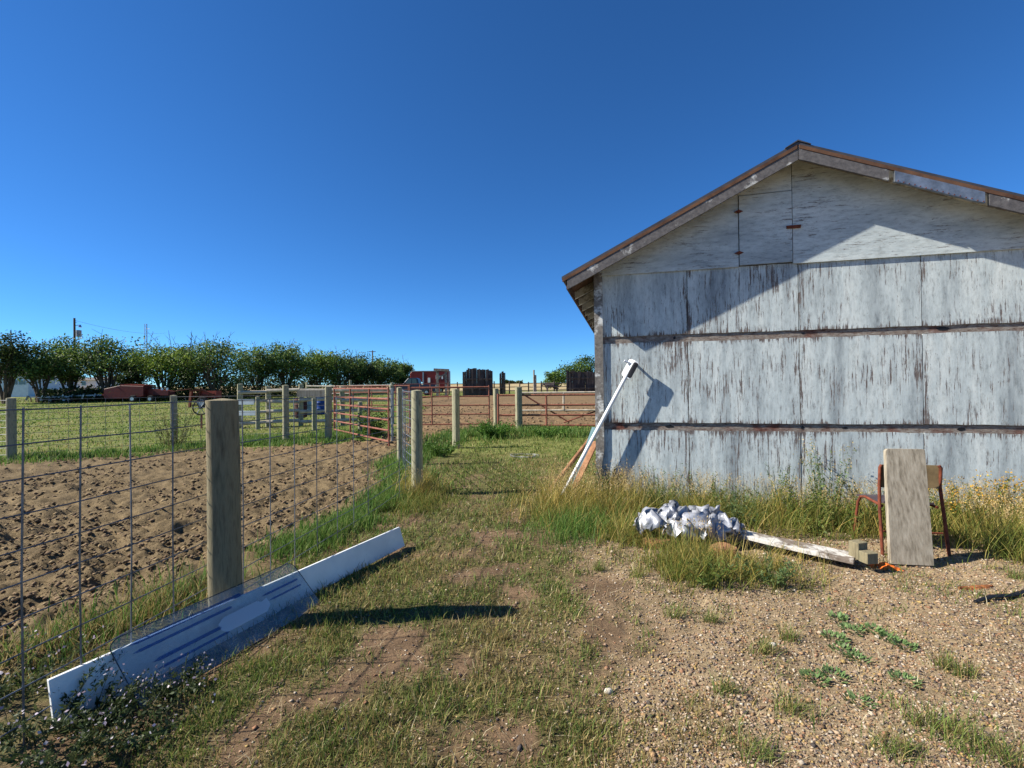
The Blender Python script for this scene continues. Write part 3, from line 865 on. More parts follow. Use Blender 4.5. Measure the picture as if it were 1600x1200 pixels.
# ------------------------------------------------------------------ rubbish heap: tarp, stumps, plank, blocks, rag
def crumple(name, c, rx, ry, h, n, seed, mat, label, cat, rot=0.0):
    """crumpled sheet: coarse random facets, each broken into finer ones, so that creases stay sharp"""
    r2 = np.random.default_rng(seed)
    nx, ny = n, max(5, int(n * ry / rx * 1.15))
    u, v = np.meshgrid(np.linspace(-1, 1, nx), np.linspace(-1, 1, ny), indexing='ij')
    rr = np.sqrt(u ** 2 + v ** 2)
    z = h * np.clip(1.05 - rr ** 1.8, 0, 1) ** .6 * (.62 + .7 * r2.random(u.shape))
    x = u * rx + r2.normal(0, rx * .55 / nx, u.shape); y = v * ry + r2.normal(0, ry * .55 / ny, u.shape)
    for lev, amp in enumerate((.11, .05)):
        def up(a):
            b = np.zeros((a.shape[0] * 2 - 1, a.shape[1] * 2 - 1)); b[::2, ::2] = a
            b[1::2, ::2] = (a[1:] + a[:-1]) / 2; b[::2, 1::2] = (a[:, 1:] + a[:, :-1]) / 2
            b[1::2, 1::2] = (a[1:, 1:] + a[:-1, :-1]) / 2
            return b
        x, y, z = up(x), up(y), up(z)
        z = z + r2.normal(0, h * amp, z.shape); x = x + r2.normal(0, h * amp * .8, z.shape); y = y + r2.normal(0, h * amp * .8, z.shape)
    z = np.maximum(z, .004 + .012 * r2.random(z.shape))
    a_, b_ = z.shape; ca, sa = math.cos(rot), math.sin(rot)
    P = np.stack([x * ca - y * sa, x * sa + y * ca, z], -1).reshape(-1, 3)
    i, j = np.meshgrid(np.arange(a_ - 1), np.arange(b_ - 1), indexing='ij')
    q0, q1, q2, q3 = i * b_ + j, (i + 1) * b_ + j, (i + 1) * b_ + j + 1, i * b_ + j + 1
    rad = np.sqrt((2 * i / (a_ - 1) - 1) ** 2 + (2 * j / (b_ - 1) - 1) ** 2)
    keep = (rad + .22 * vnoise(i / a_ * 2, j / b_ * 2, .3, seed + 3)) < 1.10
    T = np.concatenate([np.stack([q0, q1, q2], -1)[keep], np.stack([q0, q2, q3], -1)[keep]], 0)
    o = mesh_obj(name, P, T, mat)
    o.location = c
    s = o.modifiers.new('thickness', 'SOLIDIFY'); s.thickness = .003
    return tag(o, label, cat)
TC = G(1092, 862)
crumple('tarp', (TC.x, TC.y + .22, .09), .52, .28, .27, 12, 4, M['tarp'], 'crumpled silver tarp heaped in the grass before the shed', 'tarp', -.12)
def stump(p, r, h, label, tilt=0.1):
    e = empty('log', (p.x, p.y, 0), label, 'log')
    n = 18; mb = MB(); rings = []
    prof = [(r * 1.08, 0), (r * .98, h * .35), (r, h * .8), (r * .93, h)]
    ang = [1 + .12 * math.sin(3 * k * 6.283 / n + r * 40) + random.uniform(-.05, .05) for k in range(n)]
    vs = []; fs = []
    for (q, z) in prof:
        for k in range(n):
            a = 6.283 * k / n; vs.append((p.x + q * ang[k] * math.cos(a) + tilt * z, p.y + q * ang[k] * math.sin(a), z))
    for i in range(len(prof) - 1):
        for k in range(n): fs.append((i * n + k, i * n + (k + 1) % n, (i + 1) * n + (k + 1) % n, (i + 1) * n + k))
    fs += [tuple(reversed(range(n)))]
    MB().add(vs, fs).build('bark', M['stump'], e, smooth=True)
    t0 = len(prof) - 1
    MB().prism([vs[t0 * n + k] for k in range(n)], (0, 0, .006)).build('cut_face', M['orange_wood'], e)
stump(G(1140, 880) + Vector((0, .13, 0)), .105, .11, 'brown log under the right end of the silver tarp')
stump(G(1030, 862) + Vector((.03, .16, 0)), .12, .09, 'brown log under the left end of the silver tarp')
pa, pb = Vector((1.42, 4.92, .19)), G(1352, 892) + Vector((-.03, .07, .055))
mb = MB(); n = 12; d = (pb - pa); rgt = d.cross(Vector((0, 0, 1))).normalized()
vs = []; fs = []
for i in range(n + 1):
    t = i / n; c = pa + d * t + Vector((0, 0, -.02 * math.sin(t * 3.14)))
    tw = .02 * (1 - t)
    for (sx, dz) in ((-1, 0), (1, 0), (1, .035), (-1, .035)): vs.append(c + rgt * (.115 * sx) + Vector((0, 0, dz + tw * sx)))
for i in range(n):
    for k in range(4): fs.append((i * 4 + k, i * 4 + (k + 1) % 4, i * 4 + 4 + (k + 1) % 4, i * 4 + 4 + k))
fs += [(3, 2, 1, 0), (n * 4, n * 4 + 1, n * 4 + 2, n * 4 + 3)]
tag(MB().add(vs, fs).build('plank', M['peeling_plank'], None, bevel=.003), 'long plank with peeling white paint running out from under the tarp', 'plank')
for (u, v, sz, hgt, rz, lab) in ((1341, 885, .105, .135, .3, 'taller grey wood block at the near end of the peeling plank'), (1357, 889, .10, .085, .15, 'shorter wood block in front at the near end of the peeling plank')):
    p = at(u, v, 3.80 if hgt > .1 else 3.70)
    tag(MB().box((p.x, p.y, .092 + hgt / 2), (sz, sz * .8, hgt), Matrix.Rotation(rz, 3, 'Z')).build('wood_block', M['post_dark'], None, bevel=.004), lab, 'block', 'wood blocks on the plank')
r = G(1385, 889)
crumple('orange_rag', (r.x + .0, r.y + .02, .0), .13, .07, .045, 8, 9, M['orange_cloth'], 'orange rag on the gravel beside the wood blocks', 'rag', -.35)
# old bark chip, black stick, pale stone, end of a white board
p = G(1525, 918)
vs = []; fs = []; n = 14
for i in range(n + 1):
    t = i / n; w = .035 * (math.sin(math.pi * min(1, max(0.04, t))) ** .5) * random.uniform(.7, 1.2)
    for (sy, z) in ((-1, .006), (-.4, .024), (.5, .026), (1, .004)):
        vs.append((p.x - .14 + .28 * t, p.y + sy * w + .03 * (t - .5), z + random.uniform(-.003, .003)))
for i in range(n):
    for k in range(4): fs.append((i * 4 + k, i * 4 + (k + 1) % 4, i * 4 + 4 + (k + 1) % 4, i * 4 + 4 + k))
fs += [(3, 2, 1, 0), (n * 4, n * 4 + 1, n * 4 + 2, n * 4 + 3)]
tag(MB().add(vs, fs).build('bark_chip', M['bark_chip'], None), 'reddish brown strip of bark lying on the gravel', 'bark')
a, b = G(1523, 943), G(1600, 928)
tag(MB().tube([a + Vector((0, 0, .012)), a.lerp(b, .35) + Vector((0, .012, .018)), a.lerp(b, .7) + Vector((0, -.01, .014)), b + Vector((0, 0, .014)), b + (b - a) * .5 + Vector((0, .02, .012))], [.010, .014, .013, .014, .012], 8).build('stick', M['black_plastic'], None, smooth=True),
    'short black stick on the gravel at the right edge', 'stick')
def pebble_stone(u, v, r, label):
    p = G(u, v); n = 12; vs = []; fs = []
    for i in range(1, 7):
        th = math.pi * i / 7
        for k in range(n):
            a = 6.283 * k / n; q = r * (1 + .12 * math.sin(2 * a + 1) + random.uniform(-.03, .03))
            vs.append((p.x + q * math.sin(th) * math.cos(a), p.y + q * .85 * math.sin(th) * math.sin(a), r * .62 + r * .75 * math.cos(th)))
    for i in range(5):
        for k in range(n): fs.append((i * n + k, (i + 1) * n + k, (i + 1) * n + (k + 1) % n, i * n + (k + 1) % n))
    fs += [tuple(range(n)), tuple(reversed(range(5 * n, 6 * n)))]
    tag(MB().add(vs, fs).build('stone', M['stone'], None, smooth=True), label, 'stone')
pebble_stone(951, 1080, .021, 'round cream stone lying in the worn turf in the foreground')
pebble_stone(1207, 1008, .022, 'pale angular stone on the gravel beside a grass tuft')
pa = G(985, 795) + Vector((0, .05, 0))
tag(MB().beam(pa + Vector((-.16, .12, .10)), pa + Vector((.10, -.06, .08)), .10, .025).build('board_offcut', M['peeling_plank'], None), 'short white board end poking out of the grass left of the tarp', 'board')

# ------------------------------------------------------------------ white board and clear panel by the near fence
wa, wb = G(86, 1142), G(633, 853)
wd = (wb - wa).normalized(); wn_ = Vector((-wd.y, wd.x, 0))          # towards the fence
up = (Vector((0, 0, 1)) * .97 + wn_ * .24).normalized()
wh = .215
mb = MB(); wb2 = wb - wd * .02
mb.prism([wa, wb, wb2 + up * (wh * .86), wa + up * wh], wn_ * .018)
tag(mb.build('white_board', M['white_board'], None, bevel=.002), 'long white painted board standing on edge along the near fence', 'board')
ga, gb = G(226, 1106), G(503, 944)
gd = (gb - ga).normalized(); glen = (gb - ga).length
gt = at(189, 994, 2.36); gup = (gt - ga); gup -= gd * gup.dot(gd); gh = gup.length; gup.normalize()
gnm = gd.cross(gup).normalized()
if gnm.y > 0: gnm = -gnm
panel = empty('clear_panel', ga, 'clear plastic shield with blue stripes leaning on the white board', 'panel')
def gp(a, b, o=0.0): return ga + gd * (a * glen) + gup * (b * gh) + gnm * o
out = [gp(-.01, 0), gp(1.0, 0), gp(1.0, .85)]
for k in range(1, 6): t = k / 5 * math.pi / 2; out.append(gp(.955 + .045 * math.cos(t), .85 + .15 * math.sin(t)))
for k in range(0, 6): t = math.pi / 2 + k / 5 * math.pi / 2; out.append(gp(.045 + .055 * math.cos(t), .85 + .15 * math.sin(t)))
MB().prism(out, -gnm * .004).build('shield', M['acrylic'], panel)
MB().tube(out + [out[0]], .0028, 6, cap=False).build('edge_trim', M['dark_glass'], panel)
def bar(a0, a1, b0, b1, mat='blue_film', nm='stripe', sl=.035):
    p = [gp(a0 + sl, b0, .003), gp(a1, b0, .003), gp(a1 + sl * .3, (b0 + b1) / 2, .003), gp(a1, b1, .003), gp(a0 + sl, b1, .003), gp(a0, (b0 + b1) / 2, .003)]
    MB().prism(p, gnm * .0015).build(nm, M[mat], panel)
for (a0, a1, b0, b1) in ((.05, .60, .80, .86), (.05, .52, .68, .72), (.10, .42, .45, .50), (.10, .44, .34, .375), (.70, .95, .62, .655), (.72, .95, .50, .53)): bar(a0, a1, b0, b1)
MB().prism([gp(.44, .36, .003), gp(.68, .36, .003), gp(.72, .45, .003), gp(.72, .58, .003), gp(.68, .55, .003), gp(.66, .60, .003), gp(.46, .60, .003), gp(.42, .53, .003), gp(.42, .42, .003)], gnm * .0015).build('badge', M['frosted'], panel)

# ------------------------------------------------------------------ fences
def post_mesh(p, r, h, lean=(0, 0), n=14, flat=0.0, seg=9):
    """a round treated post: uneven outline, drying cracks"""
    mb = MB(); vs = []; fs = []
    prof = [random.uniform(-.05, .05) for _ in range(n)]
    crack = random.randrange(n)
    for i in range(seg + 1):
        t = i / seg; z = -.1 + (h + .1) * t
        for k in range(n):
            a = 6.283 * k / n
            q = r * (1 + prof[k] + .02 * math.sin(9 * t + k)) * (1 - .06 * t)
            if k == crack: q *= .86
            vs.append((p.x + q * math.cos(a) + lean[0] * z, p.y + q * math.sin(a) + lean[1] * z, p.z + z))
    top = len(vs)
    for k in range(n): vs.append((vs[seg * n + k][0] * .12 + (p.x + lean[0] * h) * .88, vs[seg * n + k][1] * .12 + (p.y + lean[1] * h) * .88, p.z + h + .012))
    for i in range(seg + 1):
        for k in range(n): fs.append((i * n + k, i * n + (k + 1) % n, (i + 1) * n + (k + 1) % n, (i + 1) * n + k))
    fs.append(tuple(range(top, top + n)))
    return mb.add(vs, fs)

def wire_fence(name, label, runs, posts, zs, parent=None):
    pass

fence = empty('wire_fence', FA, 'near wire mesh fence with a thick round post on the left of the yard', 'fence')
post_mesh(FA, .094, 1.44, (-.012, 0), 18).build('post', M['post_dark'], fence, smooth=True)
post_mesh(FB + Vector((.01, .06, 0)), .082, 1.475, (.004, .0), 16).build('post', M['post_wood'], fence, smooth=True)
post_mesh(FC, .055, 1.49, (.0, .0), 14).build('post', M['post_wood'], fence, smooth=True)
def fl(t, z, off=0.0): p = FA + FDIR * t; return Vector((p.x, p.y, z)) + Vector((-FDIR.y, FDIR.x, 0)) * off
def t_at(u):
    d = ray(u, 606); k = d.x / d.y
    return (k * FA.y - FA.x) / (FDIR.x - k * FDIR.y)
TEND = (FB - FA).length
ZW = [1.434 - .147 * i for i in range(10)]
OFF = .10                                                     # mesh is stapled on the pen side of the posts
t0 = -2.6
for i, z in enumerate(ZW):
    pts = [fl(t0 + (TEND - t0) * k / 14, max(.03, z) + random.uniform(-.006, .006) + (.05 * max(0, k - 11) / 3 * (i / 9) if i > 6 else 0), OFF) for k in range(15)]
    MB().tube(pts, .0034, 5).build('line_wire', M['wire'], fence)
stays = [t_at(u) for u in (-75, 68, 155, 229, 294, 349, 398.6, 440, 476.5, 510.6, 540.7, 565.5, 587.4)] + [t_at(68) - 1.05, t_at(68) - .75]
for t in stays + [TEND - .35, TEND - .12]:
    MB().tube([fl(t, .02, OFF), fl(t + random.uniform(-.01, .01), .7, OFF), fl(t, ZW[0] + .004, OFF)], .0042, 5).build('stay_wire', M['wire'], fence)
# the run going away from the corner post
D2 = FC - FB; L2 = D2.length; d2 = D2.normalized(); q2 = Vector((d2.y, -d2.x, 0))
for i, z in enumerate(ZW):
    pts = [FB + D2 * (k / 8) + q2 * (.05 + .04 * math.sin(k * .8)) + Vector((0, 0, max(.05, z + .03) - .03 * math.sin(math.pi * k / 8))) for k in range(9)]
    MB().tube(pts, .0050, 5).build('line_wire', M['galv'], fence)
for k in range(17):
    c = FB + D2 * (k / 16) + q2 * (.05 + .04 * math.sin(k * .4))
    MB().tube([c + Vector((0, 0, .04)), c + Vector((0, 0, ZW[0] + .03))], .0046, 5).build('stay_wire', M['galv'], fence)

# far mesh fence across the paddock
pf = [gx(-150, 9.9), G(18, 718), G(272, 697), G(447, 691), G(513, 689)]
f2 = empty('wire_fence', pf[1], 'far wire mesh fence between the tilled pen and the grass paddock', 'fence')
for p, r, tv in zip(pf[1:], (.088, .085, .09, .098), (622, 618, 602, 604)):
    h = at(800, tv, p.y).z - p.z + (.0)
    base_u = 800 + F_PX * p.x / p.y
    h = at(base_u, tv, p.y).z - p.z
    post_mesh(p, r, h, (random.uniform(-.01, .01), 0), 12).build('post', M['post_wood'], f2, smooth=True)
for i in range(9):
    z = 1.30 - .148 * i
    pts = []
    for a, b in zip(pf[:-1], pf[1:]):
        for k in range(4): pts.append(a.lerp(b, k / 4) + Vector((0, -.10, z)))
    pts.append(pf[-1] + Vector((0, -.1, z)))
    MB().tube(pts, .0042, 4).build('line_wire', M['wire'], f2)
for a, b in zip(pf[:-1], pf[1:]):
    m = max(3, int((b - a).length / .32))
    for k in range(m):
        c = a.lerp(b, k / m) + Vector((0, -.10, 0))
        MB().tube([c + Vector((0, 0, .1)), c + Vector((0, 0, 1.30))], .004, 4).build('stay_wire', M['wire'], f2)

# lone posts by the gates
for (u, v, tv, r, lab) in ((713, 700, 608, .095, 'round grey post before the rusty pipe panel'), (776, 668, 607, .105, 'round grey post left of the rusty pipe gate'), (811, 671, 605, .12, 'round grey post behind the rusty pipe gate'),
                           (613, 690, 607, .035, 'thin steel post beside the open red gate')):
    p = G(u, v); h = at(u, tv, p.y).z - p.z
    tag(post_mesh(p, r, h, (random.uniform(-.008, .008), 0), 12).build('fence_post', M['post_wood' if r > .05 else 'galv'], None, smooth=True), lab, 'post')

def pipe_gate(name, label, a, b, rails, ups, r=.024, mat='rust_pipe', braces=(), group=None, cat='gate'):
    a, b = Vector(a), Vector(b)
    e = empty(name, (a.x, a.y, a.z), label, cat, group)
    for z in rails: MB().tube([a + Vector((0, 0, z)), b + Vector((0, 0, z))], r, 8).build('rail', M[mat], e, smooth=True)
    for t in ups:
        c = a.lerp(b, t); MB().tube([c + Vector((0, 0, rails[-1] - .02 if t not in (0, 1) else .02)), c + Vector((0, 0, rails[0] + (.0 if t not in (0, 1) else .05)))], r * 1.05, 8).build('upright', M[mat], e, smooth=True)
    for (t1, z1, t2, z2) in braces:
        MB().tube([a.lerp(b, t1) + Vector((0, .03, z1)), a.lerp(b, t2) + Vector((0, .03, z2))], r * .9, 6).build('brace', M['rust_pipe'], e, smooth=True)
    return e
def base(u, Y): p = gx(u, Y); return p
P_ = 15.2
pipe_gate('pipe_fence', 'rusty pipe fence panel behind the round grey post', base(640, P_), base(764, P_), [1.46, 1.16, .87, .58, .26], [0, .28, .62, 1], .022, cat='fence')
pipe_gate('pipe_gate', 'rusty four-rail pipe gate closing the yard beside the shed', base(778, 16.0), base(960, 15.6), [1.16, .82, .48, .13], [0, .42, 1], .033)
pipe_gate('pipe_gate', 'second pipe gate with crossed braces standing behind the first', base(815, 16.9), base(965, 16.6), [1.22, .58], [.44, 1], .034, 'pale_rail', ((0, 1.2, .5, .14), (.44, .14, .95, .75)))
pipe_gate('pipe_gate', 'open rusty red pipe gate standing in front of the corral', base(522, 15.0), base(607, 11.6), [1.46, 1.2, .95, .68, .42, .15], [0, .35, .7, 1], .024)

# ------------------------------------------------------------------ timber corral behind
pipe_gate('pipe_fence', 'rusty pipe fence panels behind the open red gate', base(524, 22.5), base(640, 21.5), [1.5, 1.2, .9, .6, .3], [0, .25, .5, .75, 1], .026, cat='fence')
pipe_gate('pipe_fence', 'long rusty pipe fence running from the tilled pen to the truck', base(618, 34), base(700, 44), [1.5, 1.1, .7, .35], [0, .2, .4, .6, .8, 1], .035, cat='fence')
def rail_fence(name, label, pts, heights, post_h, mat='pale_rail', r=.07, pr=.10, mid=1, cat='fence', postmat='post_wood', skip=()):
    e = empty(name, pts[0], label, cat)
    for a, b in zip(pts[:-1], pts[1:]):
        for z in heights:
            j = Vector((0, -.1, random.uniform(-.03, .03)))
            MB().tube([a + Vector((0, 0, z)) + j, b + Vector((0, 0, z)) + j + Vector((0, 0, random.uniform(-.04, .04)))], [r, r * .85], 7).build('rail', M[mat], e, smooth=True)
    for i, p in enumerate(pts):
        post_mesh(p, pr, post_h * random.uniform(.95, 1.08), (random.uniform(-.02, .02), 0), 10).build('post', M[postmat], e, smooth=True)
    return e
rail_fence('rail_fence', 'pale pole rail fence of the corral behind the wire fence', [base(374, 17.5), base(419, 18), base(470, 18.2), base(535, 18.5), base(612, 19)], [1.35, .98, .58, .18], 1.55)
rail_fence('rail_fence', 'farther pale pole rail fence across the corral', [base(480, 30), base(548, 30), base(612, 30.5)], [1.45, 1.0, .5], 1.7, r=.06, pr=.09)
for (u, v, tv) in ((403, 671, 620), (491, 673, 622), (563, 678, 628)):
    p = G(u, v); h = at(u, tv, p.y).z - p.z
    tag(post_mesh(p, .075, h, (0, 0), 10).build('fence_post', M['post_wood'], None, smooth=True),
        {403: 'short dark post left of the tall corral post', 491: 'short post standing before the blue barrel', 563: 'short dark post seen through the open red gate'}[u], 'post')
for (u0, u1, v0, v1, Y, mat, lab) in ((371, 397, 624, 632, 15.2, 'white_board', 'upper white board nailed between the corral posts'), (371, 399, 642, 649, 15.2, 'white_board', 'lower white board nailed between the corral posts'), (464, 510, 610, 620, 14.6, 'grey_board', 'wide greenish plank at the top of the corral fence')):
    a, b = at(u0, v0, Y), at(u1, v1, Y)
    tag(MB().box(((a.x + b.x) / 2, Y, (a.z + b.z) / 2), (b.x - a.x, .035, a.z - b.z)).build('nailed_board', M[mat], None), lab, 'board')

def barrel(u, v, tv, Y, mat, label):
    p = gx(u, Y); top = at(u, tv, Y).z; bot = at(u, v, Y).z
    e = empty('barrel', (p.x, p.y, bot), label, 'barrel', 'barrels in the corral')
    h = top - bot; r = h * .30; n = 18; prof = [(.9, 0), (1, .04), (1, .30), (1.05, .33), (1, .36), (1, .63), (1.05, .66), (1, .69), (1, .95), (.92, 1.0)]
    vs = []; fs = []
    for q, z in prof:
        for k in range(n): vs.append((p.x + r * q * math.cos(6.283 * k / n), p.y + r * q * math.sin(6.283 * k / n), bot + h * z))
    for i in range(len(prof) - 1):
        for k in range(n): fs.append((i * n + k, i * n + (k + 1) % n, (i + 1) * n + (k + 1) % n, (i + 1) * n + k))
    fs += [tuple(reversed(range(n)))]
    MB().add(vs, fs).build('drum', M[mat], e, smooth=True)
    MB().prism([(p.x + r * .92 * math.cos(6.283 * k / n), p.y + r * .92 * math.sin(6.283 * k / n), bot + h) for k in range(n)], (0, 0, .012)).build('lid', M[mat], e)
    MB().tube([(p.x, p.y - r * .3, bot), (p.x, p.y - r * .3, bot - .02)], r * .8, 12).build('base', M['rubber'], e)
barrel(502, 647, 620, 20.5, 'barrel_blue', 'dark blue plastic barrel behind the corral posts')
barrel(482, 648, 623, 20.5, 'barrel_pale', 'pale blue barrel next to the dark blue one')
barrel(470, 652, 622, 20.0, 'barrel_dark', 'dark rusty barrel left of the pale blue one')

# hose coil lying in the grass
hc = G(820, 713)
pts = []
for k in range(64):
    a = k * .28; q = .27 + .06 * math.sin(k * .37) + .03 * math.sin(k * 1.1)
    pts.append((hc.x + q * math.cos(a), hc.y + q * .8 * math.sin(a), .035 + .02 * math.sin(a * 1.7) + .0004 * k))
tag(MB().tube(pts, .013, 6).build('hose_coil', M['hose'], None, smooth=True), 'loose coil of grey hose lying in the grass near the gate', 'hose')

# ------------------------------------------------------------------ tall grass and weeds
def leaf_rhombs(c, d, n, L, W, cols):
    """flat leaf faces: centre-base c, direction d, side n"""
    P = np.stack([c, c + d * (L * .45)[:, None] + n * (W * .5)[:, None], c + d * L[:, None], c + d * (L * .45)[:, None] - n * (W * .5)[:, None]], 1).reshape(-1, 3)
    o = np.arange(len(c))[:, None] * 4
    return P, np.concatenate([o + np.array([[0, 1, 2]]), o + np.array([[0, 2, 3]])], 0), np.repeat(cols, 4, 0)

def rand_dirs(n, up=0.3):
    v = rng.normal(0, 1, (n, 3)); v[:, 2] += up
    v /= np.linalg.norm(v, axis=1)[:, None]
    s = np.cross(v, rng.normal(0, 1, (n, 3))); s /= np.linalg.norm(s, axis=1)[:, None] + 1e-9
    return v, s

def weed(name, label, cat, base, h, rad, nst, leafL, leafW, per, pal, stempal=None, flower=None, fl_n=6, fl_size=.012, group=None, low=.1, lean=.5):
    e = empty(name, base, label, cat, group)
    n = nst
    a = rng.random(n) * 6.283; q = rad * np.sqrt(rng.random(n)) * .35
    bx, by = q * np.cos(a), q * np.sin(a)
    Ls = h * (.55 + .45 * rng.random(n))
    dx = np.cos(a) * rad * lean * (.4 + rng.random(n)); dy = np.sin(a) * rad * lean * (.4 + rng.random(n))
    sc = pick(stempal if stempal is not None else pal, n)
    W = np.full(n, .0018 + .0012 * base.y / 4)
    segs = 4; P = []; C = []
    ts = np.linspace(0, 1, segs + 1)
    def pos(t): return np.stack([bx + dx * t ** 1.5, by + dy * t ** 1.5, Ls * t - .01], -1)
    b = rng.random(n) * 6.283; w3 = np.stack([np.cos(b) * W, np.sin(b) * W, 0 * b], -1)
    for t in ts: P += [pos(np.full(n, t)) - w3 * (1 - .7 * t), pos(np.full(n, t)) + w3 * (1 - .7 * t)]; C += [sc, sc]
    m = len(P); P = np.stack(P, 1).reshape(-1, 3); C = np.stack(C, 1).reshape(-1, 3)
    o = np.arange(n)[:, None] * m; T = []
    for s in range(segs): i = 2 * s; T += [o + np.array([[i, i + 1, i + 3]]), o + np.array([[i, i + 3, i + 2]])]
    mesh_obj('stems', P, np.concatenate(T, 0), M['blade'], e, C)
    k = np.repeat(np.arange(n), per); t = low + (1 - low) * rng.random(len(k))
    c = np.stack([bx[k] + dx[k] * t ** 1.5, by[k] + dy[k] * t ** 1.5, Ls[k] * t], -1)
    d, s = rand_dirs(len(k), .35)
    Lf = leafL * (.5 + rng.random(len(k))) * (1.15 - .6 * t)
    P, T, C = leaf_rhombs(c, d, s, Lf, Lf * leafW, pick(pal, len(k)))
    mesh_obj('leaves', P, T, M['leaf'], e, C)
    if flower is not None:
        k = np.repeat(np.arange(n), fl_n); t = .86 + .16 * rng.random(len(k))
        c = np.stack([bx[k] + dx[k] * t ** 1.5, by[k] + dy[k] * t ** 1.5, Ls[k] * t], -1) + rng.normal(0, fl_size * 1.4, (len(k), 3))
        d, s = rand_dirs(len(k), .5)
        Lf = np.full(len(k), fl_size) * (.7 + .8 * rng.random(len(k)))
        P, T, C = leaf_rhombs(c, d, s, Lf, Lf * .8, pick(flower, len(k)))
        mesh_obj('flowers', P, T, M['leaf'], e, C)['kind'] = 'stuff'
    return e

GOLDG = lin(np.array([(186, 160, 84), (166, 144, 74), (146, 138, 66), (204, 182, 116), (124, 126, 56)]))
MIXG = lin(np.array([(112, 124, 54), (132, 132, 62), (96, 112, 46), (160, 146, 78)]))
# bands of tall grass: along the wall, at the corner, round the tarp, at the far right
def cloud(n, s0, s1, d0, d1):
    s = s0 + rng.random(n) * (s1 - s0); d = d0 + (d1 - d0) * rng.random(n) ** 1.2
    return WC.x + WU.x * s + WN.x * d, WC.y + WU.y * s + WN.y * d
bx, by, bl, bc = [], [], [], []
def addc(xy, L0, L1, pal, thr=.0, sc=.3, seed=5):
    x, y = xy; k = fbm(x, y, sc, seed) > thr; x, y = x[k], y[k]
    bx.append(x); by.append(y); bl.append(L0 + (L1 - L0) * rng.random(len(x)) ** 1.3); bc.append(pick(pal, len(x)))
def blob(u, v, sx, sy, n): p = G(u, v); return p.x + rng.normal(0, sx, n), p.y + rng.normal(0, sy, n)
addc(cloud(8000, .15, 5.0, .03, .85), .10, .46, MIXG, .38)
addc(cloud(3600, 1.0, 3.4, .4, 1.15), .08, .34, MIXG, .42, .2)
addc(cloud(1500, 1.0, 3.4, .3, 1.1), .12, .42, GOLDG, .44, .2)
addc(cloud(2600, .2, 4.9, .03, .65), .2, .52, GOLDG, .46, .4, 8)
addc(cloud(2600, -.65, .55, .02, .95), .12, .60, GOLDG, .44, .16)
addc(cloud(2600, -.7, .6, .0, 1.1), .06, .36, MIXG, .42, .16)
addc(blob(905, 830, .28, .25, 1700), .12, .35, LUSH, .3)
addc(blob(880, 800, .30, .35, 1700), .15, .45, GOLDG, .3)
addc(blob(1085, 905, .20, .12, 1300), .05, .34, MIXG, .42, .12)
addc(blob(1125, 900, .22, .12, 800), .06, .36, GOLDG, .42, .12)
addc(blob(1195, 905, .16, .12, 1100), .04, .26, MIXG, .42, .12)
addc(blob(1225, 890, .14, .14, 600), .04, .28, GOLDG, .42, .12)
addc(blob(1062, 884, .15, .07, 600), .10, .40, MIXG, .3, .1)
addc(blob(1100, 886, .15, .06, 350), .12, .42, GOLDG, .3, .1)
addc(blob(1005, 850, .18, .2, 1300), .08, .3, MIXG, .3)
addc(blob(975, 840, .16, .2, 800), .1, .32, GOLDG, .3)
addc(blob(1600, 868, .22, .22, 1500), .15, .5, MIXG, .3)
addc(blob(1570, 840, .25, .2, 900), .15, .5, GOLDG, .3)
addc(blob(655, 770, .14, .2, 1500), .12, .42, GOLDG, .3)
addc(blob(655, 790, .2, .25, 1200), .08, .25, MIXG, .3)
X, Y, L, C = [np.concatenate(q) for q in (bx, by, bl, bc)]
k = shed_clear(X, Y, .02); X, Y, L, C = X[k], Y[k], L[k], C[k]
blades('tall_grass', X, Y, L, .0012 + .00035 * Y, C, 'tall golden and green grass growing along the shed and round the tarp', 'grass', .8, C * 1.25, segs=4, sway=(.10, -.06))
# seed heads on the tallest stems
k = (L > .38) & (rng.random(len(L)) < .5)
hx, hy, hl, n = X[k], Y[k], L[k], int(k.sum())
m = 9; t = np.tile(np.linspace(.8, 1.05, m), n)
c = np.stack([np.repeat(hx, m) + rng.normal(0, .004, n * m) + .09 * np.repeat(hl, m), np.repeat(hy, m) + rng.normal(0, .004, n * m) - .05 * np.repeat(hl, m), surf(np.repeat(hx, m), np.repeat(hy, m)) + np.repeat(hl, m) * t * .93], -1)
d, s = rand_dirs(n * m, 1.5)
Lf = .010 + .012 * rng.random(n * m)
P, T, C2 = leaf_rhombs(c, d, s, Lf, Lf * .35, pick(lin(np.array([(196, 168, 112), (176, 146, 96), (212, 188, 136)])), n * m))
tag(mesh_obj('grass_seed_heads', P, T, M['leaf'], None, C2), 'straw coloured seed heads of the tall grass by the shed', 'grass', kind='stuff')

OLIVE = lin(np.array([(92, 112, 46), (112, 128, 58), (78, 96, 40), (128, 132, 70)]))
GREY_G = lin(np.array([(96, 118, 68), (120, 136, 86), (80, 104, 58)]))
YEL = lin(np.array([(206, 160, 52), (188, 140, 44), (214, 178, 84)]))
def wbase(u, d):                        # foot of a weed near the wall, in a photo column
    r_ = ray(u, 606); c = Vector((0, 0, 0)); o = WC + WN * d
    t = (o - c).dot(WN) / (r_.dot(WN)); p = r_ * t
    return Vector((p.x, p.y, 0))
gW = 'weeds along the shed wall'
weed('tall_weed', 'tallest feathery weed against the shed wall left of the chair', 'weed', wbase(1293, .25), .92, .34, 26, .05, .28, 30, GREY_G, None, lin(np.array([(206, 186, 140), (190, 170, 120)])), 10, .014, gW, .1)
weed('tall_weed', 'dark leafy weed at the foot of the shed corner post', 'weed', wbase(945, .15), .55, .26, 18, .06, .42, 24, lin(np.array([(58, 88, 42), (74, 104, 50)])), group=gW)
